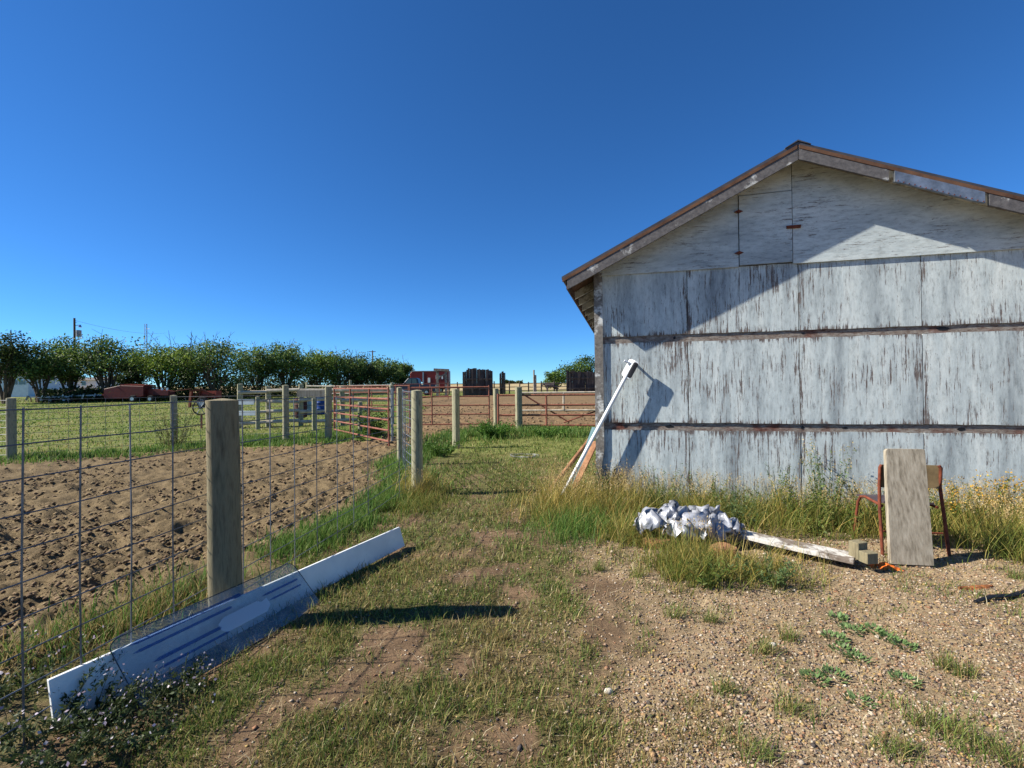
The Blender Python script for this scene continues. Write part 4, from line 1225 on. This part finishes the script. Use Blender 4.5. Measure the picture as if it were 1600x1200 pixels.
weed('tall_weed', 'bushy olive weed behind the silver tarp', 'weed', wbase(1105, .35), .48, .36, 24, .05, .3, 30, OLIVE, group=gW)
weed('tall_weed', 'bushy olive weed on the wall right of the white pole shadow', 'weed', wbase(1030, .25), .58, .34, 24, .045, .3, 28, GREY_G, group=gW)
weed('tall_weed', 'low spreading weed midway between tarp and tallest weed', 'weed', wbase(1190, .40), .40, .42, 26, .045, .3, 30, OLIVE, group=gW)
weed('tall_weed', 'dense green weed directly left of the tallest weed', 'weed', wbase(1250, .5), .55, .34, 26, .05, .3, 32, OLIVE, group=gW)
weed('tall_weed', 'dark green weed just left of the rusty chair', 'weed', wbase(1345, .55), .45, .28, 22, .045, .35, 30, lin(np.array([(74, 98, 44), (94, 112, 52), (120, 112, 50)])), group=gW)
for u, d_, h_, lab in ((1500, .45, .50, 'yellow-topped goldenrod clump just right of the chair'), (1548, .35, .58, 'yellow-topped goldenrod clump in the middle right of the chair'), (1600, .40, .55, 'yellow-topped goldenrod clump at the right edge by the wall'), (1455, .35, .42, 'yellow-green goldenrod clump behind the chair')):
    weed('goldenrod', lab, 'weed', wbase(u, d_), h_, .34, 30, .055, .25, 30, OLIVE, None, YEL, 12, .016, 'goldenrod clumps by the chair')
weed('tall_weed', 'grey-green weed behind the long plank', 'weed', wbase(1150, .75), .42, .34, 26, .045, .3, 30, GREY_G, group=gW)
weed('tall_weed', 'olive weed behind the wood blocks', 'weed', wbase(1310, .75), .46, .32, 26, .05, .3, 30, OLIVE, group=gW)
weed('tall_weed', 'slender grey-green weed against the wall above the plank', 'weed', wbase(1215, .15), .62, .26, 18, .04, .28, 26, GREY_G, group=gW)
weed('leafy_bush', 'loose green weed in front of the tarp', 'weed', G(1100, 915), .26, .28, 20, .045, .28, 24, OLIVE, group=gW)
weed('leafy_bush', 'pale green weed in front of the plank', 'weed', G(1200, 912), .22, .26, 20, .04, .3, 26, GREY_G, group=gW)
weed('leafy_bush', 'bushy green weed on the gravel edge right of the plank', 'weed', wbase(1270, .95), .30, .25, 18, .045, .3, 26, OLIVE, group=gW)

# broad rosettes and grass tufts in the gravel
ROS = [(1310, 967), (1304, 998), (1318, 1016), (1338, 1030), (1385, 998), (1412, 1010), (1274, 1062), (1303, 1056), (1416, 1066), (1342, 1098), (1362, 985), (1330, 985)]
words = ['nearest the plank in the gravel', 'left of the middle group in the gravel', 'in the middle group in the gravel', 'lowest of the middle group in the gravel', 'right of the middle group in the gravel', 'rightmost of the long patch in the gravel',
         'left of the lone pair in the gravel', 'right of the lone pair in the gravel', 'alone at right of the gravel patch', 'lowest and broadest in the foreground gravel', 'at the top of the long patch in the gravel', 'between plank and middle group in the gravel']
for (u, v), w in zip(ROS, words):
    p = G(u, v); n = 90
    a = rng.random(n) * 6.283; q = .055 * np.sqrt(rng.random(n))
    c = np.stack([q * np.cos(a), q * np.sin(a) * 1.0, .004 + .012 * rng.random(n)], -1)
    a2 = a + rng.normal(0, .5, n); d = np.stack([np.cos(a2), np.sin(a2), .3 + 1.0 * rng.random(n)], -1); d /= np.linalg.norm(d, axis=1)[:, None]
    s = np.stack([-np.sin(a2), np.cos(a2), rng.normal(0, .25, n)], -1)
    Lf = .014 + .024 * rng.random(n)
    P, T, C2 = leaf_rhombs(c, d, s, Lf, Lf * .42, pick(lin(np.array([(112, 140, 82), (128, 152, 96), (96, 124, 68)])), n))
    o = mesh_obj('rosette_weed', P, T, M['leaf'], None, C2); o.location = (p.x, p.y, .006)
    tag(o, 'flat green rosette weed ' + w, 'weed', 'rosette weeds in the gravel')
TUF = [(1196, 1020, 'beside the pale angular stone'), (1110, 972, 'left of the plank shadow on open gravel'), (1134, 1082, 'centre left of the foreground gravel'), (1240, 1112, 'small, above the bottom edge centre right'), (1232, 1000, 'just right of the pale angular stone'),
       (1478, 1046, 'left half of the long tuft at right'), (1506, 1056, 'right half of the long tuft at right'), (935, 890, 'at the grass edge left of the tarp'), (995, 900, 'directly below the left end of the tarp'), (1590, 905, 'at the right edge by the bark'),
       (1450, 1135, 'upper left of the bottom right corner grass'), (1500, 1160, 'middle of the bottom right corner grass'), (1560, 1185, 'in the bottom right corner'), (1400, 1180, 'left of the bottom right corner grass'), (1180, 1180, 'at the bottom edge right of centre'), (1052, 965, 'between tarp and cream stone')]
for (u, v, w) in TUF:
    p = G(u, v); n = 150 if v > 1110 else 110; w_ = 1.7 if v > 1110 else 1.0
    x = rng.normal(0, .03 * w_, n); y = rng.normal(0, .022 * w_, n)
    cc = np.where((rng.random(n) < .3)[:, None], pick(DRY, n), pick(GREEN, n))
    o = blades('grass_tuft', x, y, .05 + .09 * rng.random(n), np.full(n, .0018), cc, None, None, .75, z=np.full(n, .0), segs=3)
    o.location = (p.x, p.y, float(surf(np.array([p.x]), np.array([p.y]))[0]) - .004)
    tag(o, 'green grass tuft in the gravel ' + w, 'grass tuft', 'grass tufts in the gravel')

# asters at the lower left, shrub on the far post, weeds by the gates
gA = 'asters at the lower left'
ASTER = lin(np.array([(56, 72, 40), (74, 88, 50), (90, 98, 60)])); MAUVE = lin(np.array([(196, 180, 196), (214, 204, 210), (172, 156, 172)]))
for u, v, h_, r_, w in ((150, 1128, .20, .22, 'in front of the left end of the white board'), (60, 1150, .26, .26, 'at the left edge in the foreground'), (205, 1165, .17, .22, 'at the bottom edge, rightmost of the asters'), (95, 1195, .24, .26, 'at the bottom left corner'), (20, 1090, .26, .24, 'left of the white board end'), (280, 1085, .12, .16, 'under the lower edge of the clear panel')):
    weed('aster_plant', 'leafy aster with pale mauve flowers ' + w, 'plant', G(u, v), h_, r_, 26, .03, .35, 30, ASTER, None, MAUVE, 2, .013, gA, .1, .9)
weed('shrub', 'thin twiggy shrub growing round the far fence post', 'shrub', G(272, 699), 1.15, .75, 34, .07, .3, 22, lin(np.array([(92, 108, 52), (120, 124, 68)])), lin(np.array([(120, 104, 80), (96, 84, 66)])))
weed('leafy_bush', 'leafy green bush behind the open red gate', 'weed', gx(582, 14.2), .95, .75, 40, .10, .5, 30, lin(np.array([(74, 106, 40), (104, 130, 54)])))
weed('leafy_bush', 'mound of green weeds at the foot of the gate posts', 'weed', G(772, 684), .55, .8, 60, .09, .35, 36, lin(np.array([(72, 112, 38), (98, 138, 50)])), group='weeds at the gate')
weed('leafy_bush', 'green weeds beside the round post before the pipe fence', 'weed', G(690, 712), .40, .55, 40, .07, .35, 30, lin(np.array([(72, 106, 38), (98, 128, 50)])), group='weeds at the gate')
weed('leafy_bush', 'low green weeds along the bottom of the pipe gate', 'weed', G(860, 682), .32, .9, 50, .08, .35, 30, lin(np.array([(72, 112, 38), (104, 136, 54)])), group='weeds at the gate')

# ------------------------------------------------------------------ trees
TREEP = lin(np.array([(64, 90, 42), (84, 110, 50), (52, 74, 36), (102, 122, 58), (122, 138, 68)]))
def tree(u, tv, wpx, Y, label, pal=TREEP, nleaf=4200, group='trees in the row behind the paddock', bare=0, low=.20, lsz=.21, name='tree', cat='tree'):
    p = gx(u, Y); top = at(u, tv, Y).z; H = top - p.z; Wd = wpx * .94 / F_PX * Y
    e = empty(name, p, label, cat, group)
    ncl = 46
    cl = []
    while len(cl) < ncl:
        v = rng.normal(0, 1, 3); v /= np.linalg.norm(v); q = rng.random() ** .42
        x, y = v[0] * q * Wd * .5, v[1] * q * Wd * .42
        z = H * (low + (.92 - low) * (.5 + .5 * v[2] * q)) * (.93 + .14 * rng.random())
        if z < H * .93: cl.append((x, y, z))
    cl = np.array(cl)
    mb = MB(); nb = 4 + rng.integers(0, 2)
    for i in range(nb):
        a = 6.283 * i / nb + rng.random(); c = cl[rng.integers(0, ncl)]
        k = .14 * H
        pts = [(p.x + .08 * math.cos(a), p.y + .08 * math.sin(a), p.z - .05), (p.x + .35 * k * math.cos(a), p.y + .35 * k * math.sin(a), p.z + H * .16), (p.x + Wd * .16 * math.cos(a), p.y + Wd * .16 * math.sin(a), p.z + H * .42), (p.x + c[0] * .7, p.y + c[1] * .7, p.z + max(c[2], H * .6))]
        mb.tube(pts, [H * .024, H * .02, H * .013, H * .005], 6)
    for c in cl[:24]:
        a = math.atan2(c[1], c[0]); s0 = Vector((p.x + Wd * .10 * math.cos(a), p.y + Wd * .10 * math.sin(a), p.z + H * (.22 + .15 * rng.random())))
        mb.tube([s0, Vector((p.x + c[0] * .6, p.y + c[1] * .6, p.z + (c[2] + H * .3) * .5 + .1)), Vector((p.x + c[0], p.y + c[1], p.z + c[2]))], [H * .011, H * .007, H * .003], 4)
    for i in range(bare):
        a = rng.random() * 6.283; c = Vector((p.x + rng.normal(0, Wd * .2), p.y, p.z + H * .6))
        d = Vector((rng.normal(0, .35), rng.normal(0, .2), 1)) * (H * .48)
        mb.tube([c, c + d * .5 + Vector((.1, 0, 0)), c + d], [.04, .026, .012], 4)
        for j in range(4): s0 = c + d * (.4 + .15 * j); mb.tube([s0, s0 + Vector((rng.normal(0, .4), rng.normal(0, .3), .5))], [.02, .008], 3)
    mb.build('trunk', M['bark'], e, smooth=True)
    k = rng.integers(0, ncl, nleaf)
    sc = Wd * .10 * (.7 + .6 * rng.random(ncl))[k]
    g = np.clip(rng.normal(0, 1, (nleaf, 3)), -1.7, 1.7); g[:, 2] *= .75
    c = cl[k] + g * sc[:, None]
    c[:, 2] = np.maximum(c[:, 2], H * .10)
    d, s = rand_dirs(nleaf, .1)
    L = lsz * (Y / 48) ** .5 * (.6 + .8 * rng.random(nleaf))
    tone = (.6 + .8 * rng.random(ncl))[k][:, None]
    P, T, C2 = leaf_rhombs(c, d, s, L, L * .6, pick(pal, nleaf) * tone * 1.3)
    mesh_obj('crown', P, T, M['leaf'], e, C2)
    return e
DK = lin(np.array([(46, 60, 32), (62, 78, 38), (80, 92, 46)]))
YG = lin(np.array([(94, 118, 44), (116, 136, 54), (78, 100, 38), (134, 150, 66)]))
rows = [(8, 516, 84, 44, 'dark tree at the left edge, tallest of the row', DK, 0), (62, 538, 84, 46, 'tree with bare upper branches second from the left edge', TREEP, 7), (108, 524, 76, 49, 'olive tree standing before the utility pole', TREEP, 0),
        (168, 524, 96, 48, 'broad olive tree behind the hay rake and baler', TREEP, 0), (210, 548, 60, 54, 'small dark tree left of the lattice mast', DK, 0), (256, 526, 92, 49, 'yellow-green tree right of the lattice mast', YG, 3), (296, 532, 60, 55, 'narrow dark tree between two yellow-green trees', DK, 4), (335, 526, 104, 50, 'broad green tree above the thick fence post', TREEP, 3),
        (402, 540, 68, 57, 'loose tree with grey branches right of the broad green tree', TREEP, 3), (447, 536, 74, 60, 'tall pointed tree in the middle of the row', TREEP, 2), (494, 546, 70, 64, 'low rounded tree above the blue barrel', YG, 2), (533, 548, 70, 67, 'rounded tree above the open red gate', TREEP, 0),
        (562, 550, 56, 70, 'tree left of the distant crossarm pole', DK, 3), (596, 558, 62, 74, 'tree right of the distant crossarm pole', TREEP, 0), (626, 566, 44, 78, 'last small tree of the row above the truck', TREEP, 0)]
for (u, tv, w, Y, lab, pal, br) in rows: tree(u, tv, w, Y, lab, pal, 6200, bare=br + 1, low=.40 if u < 80 else .22 + .1 * random.random())
for (u, tv, w, Y, lab) in ((868, 578, 34, 84, 'low bushy tree left of the far windbreak'), (893, 562, 50, 88, 'round tree behind the far windbreak'), (918, 549, 40, 90, 'taller tree partly hidden by the shed corner'), (945, 560, 50, 92, 'tree mostly hidden behind the shed corner')):
    tree(u, tv, w, Y, lab, lin(np.array([(66, 92, 38), (86, 112, 46), (50, 74, 32), (106, 126, 54)])), 3200, 'trees behind the far windbreak', low=.1)
for i, (u, tv, w) in enumerate(((792, 596, 8), (800, 597.5, 9), (812, 598, 12))):
    tree(u, tv, w, 240, ['tiny distant tree on the skyline, leftmost of three', 'tiny distant tree on the skyline, middle of three', 'tiny distant tree on the skyline, rightmost of three'][i], DK, 500, 'trees on the skyline', low=.0, lsz=.5)

# ------------------------------------------------------------------ far things
def wheel(e, c, r, w, axis=Vector((0, 1, 0)), rim='chrome'):
    c = Vector(c); ax_ = axis.normalized()
    t = MB().tube([c - ax_ * w / 2, c - ax_ * w * .35, c + ax_ * w * .35, c + ax_ * w / 2], [r * .92, r, r, r * .92], 20).build('wheel', M['rubber'], e, smooth=True)
    loc = Vector(t.parent.location)
    m = MB().tube([c - ax_ * (w / 2 + .03), c + ax_ * (w / 2 + .03)], [r * .52, r * .52], 14)
    m.v = [tuple(Vector(p) - loc) for p in m.v]
    m.build('rim', M[rim], t, local=True, smooth=True)
# pickup truck
Y = 56.0; a = gx(611, Y); k = Y / F_PX
tr = empty('pickup_truck', a, 'dark blue pickup truck parked in front of the red trailer', 'truck')
def side(pts, w, y0=0): return MB().prism([(a.x + x, Y + y0, a.z + z * 1.15) for x, z in pts], (0, w, 0))
side([(0, .45), (5.3, .45), (5.3, 1.12), (3.35, 1.12), (3.30, 1.18), (1.55, 1.18), (.25, 1.08), (0, .95)], 1.9).build('body', M['truck_blue'], tr, bevel=.05)
cabm = side([(1.35, 1.185), (3.32, 1.185), (3.2, 1.72), (2.95, 1.86), (2.05, 1.86)], 1.6, .15).build('cab', M['truck_blue'], tr, bevel=.04)
for (x0, x1, x2, x3) in ((1.66, 2.14, 2.42, 2.38), (2.50, 2.50, 2.98, 3.08)):
    side([(x0, 1.24), (x3, 1.24), (x2, 1.78), (x1, 1.78)], .012, .135).build('window', M['dark_glass'], tr)
MB().prism([(a.x + 1.40, Y + .25, a.z + 1.22 * 1.15), (a.x + 1.40, Y + 1.65, a.z + 1.22 * 1.15), (a.x + 2.0, Y + 1.55, a.z + 1.82 * 1.15), (a.x + 2.0, Y + .35, a.z + 1.82 * 1.15)], (-.04, 0, .03)).build('windshield', M['dark_glass'], tr)
for x in (.95, 4.25):
    for y_ in (.05, 1.85): wheel(tr, (a.x + x, Y + y_, a.z + .38), .38, .24)
for y_ in (.2, 1.5): MB().box((a.x - .01, Y + y_ + .1, a.z + .98), (.06, .3, .2)).build('headlight', M['chrome'], tr)
MB().box((a.x - .08, Y + .95, a.z + .52), (.14, 1.9, .2)).build('bumper', M['chrome'], tr)
MB().box((a.x + 1.62, Y - .13, a.z + 1.50), (.12, .22, .2)).build('mirror', M['truck_blue'], tr)
# gooseneck stock trailer
Y2 = 67.5; t0 = gx(641, Y2); L_ = (gx(701, Y2).x - t0.x)
tl = empty('stock_trailer', t0, 'red gooseneck stock trailer behind the pickup truck', 'trailer')
def tside(pts, w, y0=0): return MB().prism([(t0.x + x, Y2 + y0, t0.z + z) for x, z in pts], (0, w, 0))
tside([(0, 1.75), (.12, 1.62), (1.75, 1.62), (1.95, .45), (L_, .45), (L_, 3.15), (.25, 3.15), (0, 2.85)], 2.1).build('box', M['trailer_red'], tl, bevel=.06)
tside([(.1, 3.155), (L_, 3.155), (L_, 3.23), (.25, 3.23)], 2.12, -.01).build('roof', M['house_white'], tl)
tside([(1.78, 1.7), (1.95, .6), (1.98, .6), (1.98, 3.0), (1.78, 3.0)], .03, -.035).build('corner_strip', M['galv'], tl)
tside([(2.55, 1.5), (2.9, 1.5), (2.9, 2.2), (2.55, 2.2)], .03, -.035).build('door_window', M['house_white'], tl)
for i in range(4): tside([(3.7 + .42 * i, 2.0), (3.9 + .42 * i, 2.0), (3.9 + .42 * i, 2.55), (3.7 + .42 * i, 2.55)], .03, -.035).build('air_slot', M['dark_glass' if i % 2 else 'house_white'], tl)
for x in (3.6, 4.45): wheel(tl, (t0.x + x, Y2 - .06, t0.z + .36), .36, .22)
tside([(3.1, .74), (4.95, .74), (4.85, .86), (3.2, .86)], .25, -.27).build('fender', M['trailer_red'], tl)
MB().tube([(t0.x + .5, Y2 + 1.05, t0.z + 1.62), (t0.x + .5, Y2 + 1.05, t0.z + 1.16)], .06, 8).build('hitch', M['black_plastic'], tl)
# timber frame in front of the trailer
fr = empty('timber_frame', gx(690, 52), 'tall timber gate frame with a crossbeam before the red trailer', 'gate frame')
for u in (683.5, 697): p = gx(u, 52); MB().box((p.x, p.y, p.z + 1.44), (.26, .24, 2.94)).build('post', M['old_wood'], fr)
p0, p1 = at(678, 577.5, 51.9), at(701.5, 578.5, 51.9)
MB().beam(p0, p1, .42, .26).build('crossbeam', M['old_wood'], fr)
MB().beam(at(684, 590, 51.8), at(697, 584, 51.8), .08, .15).build('brace', M['old_wood'], fr)
# slab windbreaks
def windbreak(u0, u1, Y, n, tops, base_v, label, rails=(.8, 1.9)):
    a, b = gx(u0, Y), gx(u1, Y)
    e = empty('windbreak', a, label, 'windbreak', 'slab windbreaks in the corrals')
    w = (b.x - a.x) / n
    for i in range(n):
        t = (i + .5) / n; u = u0 + (u1 - u0) * t
        tv = np.interp(t, np.linspace(0, 1, len(tops)), tops) + random.uniform(-1.2, 1.6)
        z1 = at(u, tv, Y).z; z0 = zgf(0, Y) - .03
        x = a.x + w * (i + .5); ww = w * random.uniform(.95, 1.10); y = Y + random.uniform(-.06, .06); l = random.uniform(-.02, .02)
        MB().prism([(x - ww / 2, y, z0), (x + ww / 2, y, z0), (x + ww / 2 + l, y, z1), (x - ww / 2 + l, y, z1 + random.uniform(-.05, .05))], (0, .05, 0)).build('slab', M['dark_slab'], e)
    for z in rails: MB().box(((a.x + b.x) / 2, Y - .12, a.z + z), (b.x - a.x, .08, .14)).build('rail', M['dark_slab'], e)
windbreak(723, 770, 54, 17, [583, 575, 575, 576.5, 577.5, 579], 615, 'large windbreak of upright dark slabs beyond the tilled pen')
windbreak(780.5, 790, 58, 6, [585, 581, 580, 584], 612, 'narrow broken windbreak right of the large one')
windbreak(885, 935, 60, 22, [579, 580.5, 581, 580], 612, 'windbreak of dark slabs beside the shed corner', (.6, 1.9))
for u, tv, lab in ((834.5, 578, 'taller of two bare poles standing beyond the tilled pen'), (837, 586, 'shorter of two bare poles standing beyond the tilled pen')):
    p = gx(u, 57); h = at(u, tv, 57).z - p.z
    tag(post_mesh(p, .11, h, (0, 0), 8).build('pole', M['old_wood'], None, smooth=True), lab, 'pole')
rail_fence('rail_fence', 'long dark rail fence at the far side of the tilled pen', [gx(u, 59) for u in (702, 715, 772, 796, 812, 826, 846, 866, 886)], [1.3, .85, .4], 1.5, 'dark_slab', .05, .08, postmat='dark_slab')
# cow
cw = gx(862, 62)
vsk = [(-.62, 0, 1.02), (.0, 0, .98), (.62, 0, 1.06), (-.95, 0, 1.18), (-1.22, 0, 1.10), (-1.42, 0, .92), (-.6, .17, .6), (-.62, .18, .32), (-.62, .18, 0), (-.6, -.17, .6), (-.62, -.18, .32), (-.62, -.18, 0), (.66, .18, .62), (.74, .18, .36), (.66, .18, 0), (.66, -.18, .62), (.74, -.18, .36), (.66, -.18, 0), (.86, 0, .85), (.9, 0, .45)]
esk = [(1, 0), (1, 2), (0, 3), (3, 4), (4, 5), (0, 6), (6, 7), (7, 8), (0, 9), (9, 10), (10, 11), (2, 12), (12, 13), (13, 14), (2, 15), (15, 16), (16, 17), (2, 18), (18, 19)]
rsk = [.33, .36, .32, .2, .15, .09, .12, .07, .06, .12, .07, .06, .15, .075, .06, .15, .075, .06, .05, .03]
me = bpy.data.meshes.new('cow'); me.from_pydata(vsk, esk, []); me.materials.append(M['hide'])
cow = bpy.data.objects.new('cow', me); COL.objects.link(cow); cow.location = cw; cow.rotation_euler = (0, 0, .2)
sm = cow.modifiers.new('skin', 'SKIN')
if len(me.skin_vertices):
    for i, r_ in enumerate(rsk): me.skin_vertices[0].data[i].radius = (r_, r_); me.skin_vertices[0].data[i].use_root = (i == 1)
cow.modifiers.new('sub', 'SUBSURF').render_levels = 1
tag(cow, 'grey-brown cow standing before the far field', 'cow')

# hay rake
Y = 46.0; e = empty('hay_rake', gx(100, Y), 'grey wheeled hay rake parked left of the red baler', 'hay rake')
A, B = at(43, 617, Y), at(168, 613, Y); A.z = gx(43, Y).z + .55; B.z = A.z + .15
MB().beam(A, B, .10, .12).build('main_beam', M['galv'], e)
MB().beam(A + Vector((1.4, -.4, -.05)), A + Vector((4.6, -.5, 0)), .08, .10).build('tool_bar', M['galv'], e)
for i, t in enumerate((.02, .2, .38, .46, .58, .72, .86)):
    c = A.lerp(B, t); MB().beam(c + Vector((0, -.1, .15)), c + Vector((-.15, -.15, -.32)), .09, .12).build('bracket', M['chrome' if i % 2 else 'galv'], e)
for t in (.22, .33, .5, .56): c = A.lerp(B, t); wheel(e, (c.x, c.y - .3, gx(100, Y).z + .28), .28, .14, rim='galv')
MB().beam(A.lerp(B, .42) + Vector((0, 0, .1)), A.lerp(B, .6) + Vector((0, 0, .65)), .06, .06).build('lift_arm', M['rust_pipe'], e)
for t in (.04, .1): c = A.lerp(B, t); MB().beam(c, c + Vector((.05, 0, -.5)), .06, .06).build('leg', M['rust_pipe'], e)
# baler
Y = 45.0; b0 = gx(160, Y); k = Y / F_PX
e = empty('baler', b0, 'dark red hay baler parked in the paddock before the trees', 'baler')
X0 = b0.x; zb = b0.z
def bs(pts, w, y0=0): return MB().prism([(X0 + x * k, Y + y0, zb + z * 1.32) for x, z in pts], (0, w, 0))
bs([(2, .25), (40, .25), (64, .42), (64, 1.15), (27, 1.22), (2, .98)], 1.7).build('body', M['red_paint'], e, bevel=.03)
bs([(26, 1.225), (64, 1.16), (64, 1.26), (34, 1.32), (26, 1.30)], 1.5, .1).build('hood', M['red_faded'], e)
bs([(64, .50), (98, .45), (98, .80), (64, .95)], .9, .4).build('bale_chamber', M['red_paint'], e)
bs([(-10, .50), (3, .45), (3, .70), (-8, .60)], .5, .5).build('tongue', M['red_faded'], e)
for x in (70, 76, 84, 92): bs([(x, .95 if x < 80 else .84), (x + 3, .95 if x < 80 else .84), (x + 3, 1.02), (x, 1.02)], .1, .6).build('knotter', M['chrome'], e)
wheel(e, (X0 + 50 * k, Y - .15, zb + .32), .34, .26); wheel(e, (X0 + 76 * k, Y - .05, zb + .30), .32, .22)
MB().beam((X0 + 100 * k, Y + .5, zb + .95), (X0 + 134 * k, Y + .5, zb + 1.25), .06, .05).build('drawbar', M['rust_pipe'], e)
# rusty implement with spoked wheels
Y = 33.0; i0 = gx(296, Y); k = Y / F_PX; zb = i0.z
e = empty('rusty_implement', i0, 'rusty red farm implement frame with wheels behind the thick post', 'implement')
for (p, q, w) in (((0, .05), (0, 1.25), .14), ((0, 1.2), (18, 1.3), .12), ((3, .75), (36, .95), .10), ((2, .2), (24, .2), .08), ((18, 1.3), (36, .9), .08), ((14, .3), (14, 1.2), .09), ((6, .8), (18, 1.28), .07)):
    MB().beam((i0.x + p[0] * k, Y, zb + p[1]), (i0.x + q[0] * k, Y + .2, zb + q[1]), w, w).build('frame_bar', M['rust_brown'], e)
MB().box((i0.x + 26 * k, Y + .5, zb + .95), (26 * k, .6, .5)).build('hopper', M['red_faded'], e)
wheel(e, (i0.x + 25 * k, Y - .3, zb + .38), .40, .2, rim='galv')
Y = 17.5; c = at(313.5, 637, Y); e = empty('iron_wheel', (c.x, Y, gx(313, Y).z), 'spoked iron wheel leaning by the thick fence post', 'wheel')
r_ = 11 / F_PX * Y
MB().tube([(c.x + r_ * .8 * math.cos(6.283 * q / 28), Y + .12 * math.cos(6.283 * q / 28), c.z + r_ * math.sin(6.283 * q / 28)) for q in range(29)], .026, 6, cap=False).build('rim', M['black_plastic'], e, smooth=True)
for q in range(6): MB().tube([(c.x, Y, c.z), (c.x + r_ * .8 * math.cos(6.283 * q / 6), Y + .12 * math.cos(6.283 * q / 6), c.z + r_ * math.sin(6.283 * q / 6))], .013, 5).build('spoke', M['galv'], e)
MB().tube([(c.x, Y - .08, c.z), (c.x, Y + .08, c.z)], .04, 8).build('hub', M['black_plastic'], e)
MB().beam((c.x + .03, Y, c.z - r_), (c.x + .03, Y, zgf(0, Y) - .02), .05, .05).build('stand', M['rust_pipe'], e)

# house and low building behind the trees
def house(u0, u1, tv, Y, label, wins, name='house', roof=1.1):
    a, b = gx(u0, Y), gx(u1, Y); zt = at((u0 + u1) / 2, tv, Y).z
    e = empty(name, a, label, 'building')
    MB().box(((a.x + b.x) / 2, Y + 4, (a.z + zt) / 2), (b.x - a.x, 8, zt - a.z)).build('wall', M['house_white'], e)
    MB().prism([(a.x - .4, Y - .5, zt), (a.x - .4, Y + 8.5, zt), (a.x - .4, Y + 4, zt + roof)], (b.x - a.x + .8, 0, 0)).build('roof', M['shingle'], e)
    for (w0, w1, v0, v1) in wins:
        p, q = at(w0, v0, Y), at(w1, v1, Y)
        f = MB().box(((p.x + q.x) / 2, Y - .02, (p.z + q.z) / 2), (q.x - p.x + .12, .08, p.z - q.z + .12)).build('window', M['chrome'], e)
        m = MB().box(((p.x + q.x) / 2, Y - .07, (p.z + q.z) / 2), (q.x - p.x, .03, p.z - q.z)); m.v = [tuple(Vector(t) - Vector(e.location)) for t in m.v]
        m.build('pane', M['dark_glass'], f, local=True)
house(-40, 44, 586, 70, 'white bungalow with two dark windows at the left edge', ((16, 27, 594, 601), (30, 40, 594, 601)))
house(84, 150, 594, 84, 'low white building glimpsed behind the tree trunks', ((104, 110, 596, 602), (128, 134, 596, 602)), 'low_building', .6)

# poles and mast
Y = 80; p = gx(117, Y); top = at(116, 497, Y).z
e = empty('utility_pole', p, 'utility pole with transformer and yard light above the trees', 'utility pole')
MB().tube([p, (p.x - .05, Y, top)], [.2, .15], 10).build('shaft', M['bark'], e, smooth=True)
MB().tube([at(123, 526, Y), at(123, 516, Y)], .38, 12).build('transformer', M['tower_grey'], e, smooth=True)
MB().tube([at(117, 509, Y), at(122, 508, Y), at(125, 509.5, Y)], .05, 6).build('lamp_arm', M['tower_grey'], e)
MB().tube([at(125, 507.5, Y), at(125, 511.5, Y)], [.14, .25], 10).build('lamp_head', M['chrome'], e)
for v in (501, 503.5): MB().beam(at(117, v, Y), at(120, v + .5, Y), .06, .06).build('bracket', M['bark'], e)
def sag(a, b, s, n=14): return [a.lerp(b, i / n) - Vector((0, 0, s * 4 * (i / n) * (1 - i / n))) for i in range(n + 1)]
tag(MB().tube(sag(at(118, 501, 80), at(260, 520, 160), 1.0), .02, 4).build('power_line', M['black_plastic'], None), 'power line running right from the utility pole', 'cable')
Y = 95; e = empty('lattice_mast', gx(228, Y), 'thin lattice antenna mast rising behind the trees', 'mast')
p = gx(228, Y); top = at(228, 506, Y).z; w = .22
leg = [(-w, 0), (w, 0), (0, w * 1.6)]
for (dx, dy) in leg: MB().tube([(p.x + dx, Y + dy, p.z), (p.x + dx * .9, Y + dy, top)], .045, 5).build('leg', M['tower_grey'], e)
n = 34; mb = MB()
for i in range(n):
    z0 = p.z + (top - p.z) * i / n; z1 = p.z + (top - p.z) * (i + 1) / n; s = 1 if i % 2 else -1
    MB().tube([(p.x - w * s, Y, z0), (p.x + w * s, Y, z1)], .025, 4).build('lattice_brace', M['tower_grey'], e)
MB().tube([at(228, 514, Y), at(234, 514, Y)], .05, 5).build('antenna', M['tower_grey'], e)
Y = 120; p = gx(582.5, Y); e = empty('utility_pole', p, 'distant utility pole with a crossarm above the tree row', 'utility pole')
MB().tube([p, (p.x, Y, at(582, 547.5, Y).z)], [.2, .15], 8).build('shaft', M['bark'], e, smooth=True)
MB().beam(at(576.5, 549.5, Y), at(587, 549.5, Y), .14, .16).build('crossarm', M['bark'], e)

# dark undergrowth between the trunks of the tree row
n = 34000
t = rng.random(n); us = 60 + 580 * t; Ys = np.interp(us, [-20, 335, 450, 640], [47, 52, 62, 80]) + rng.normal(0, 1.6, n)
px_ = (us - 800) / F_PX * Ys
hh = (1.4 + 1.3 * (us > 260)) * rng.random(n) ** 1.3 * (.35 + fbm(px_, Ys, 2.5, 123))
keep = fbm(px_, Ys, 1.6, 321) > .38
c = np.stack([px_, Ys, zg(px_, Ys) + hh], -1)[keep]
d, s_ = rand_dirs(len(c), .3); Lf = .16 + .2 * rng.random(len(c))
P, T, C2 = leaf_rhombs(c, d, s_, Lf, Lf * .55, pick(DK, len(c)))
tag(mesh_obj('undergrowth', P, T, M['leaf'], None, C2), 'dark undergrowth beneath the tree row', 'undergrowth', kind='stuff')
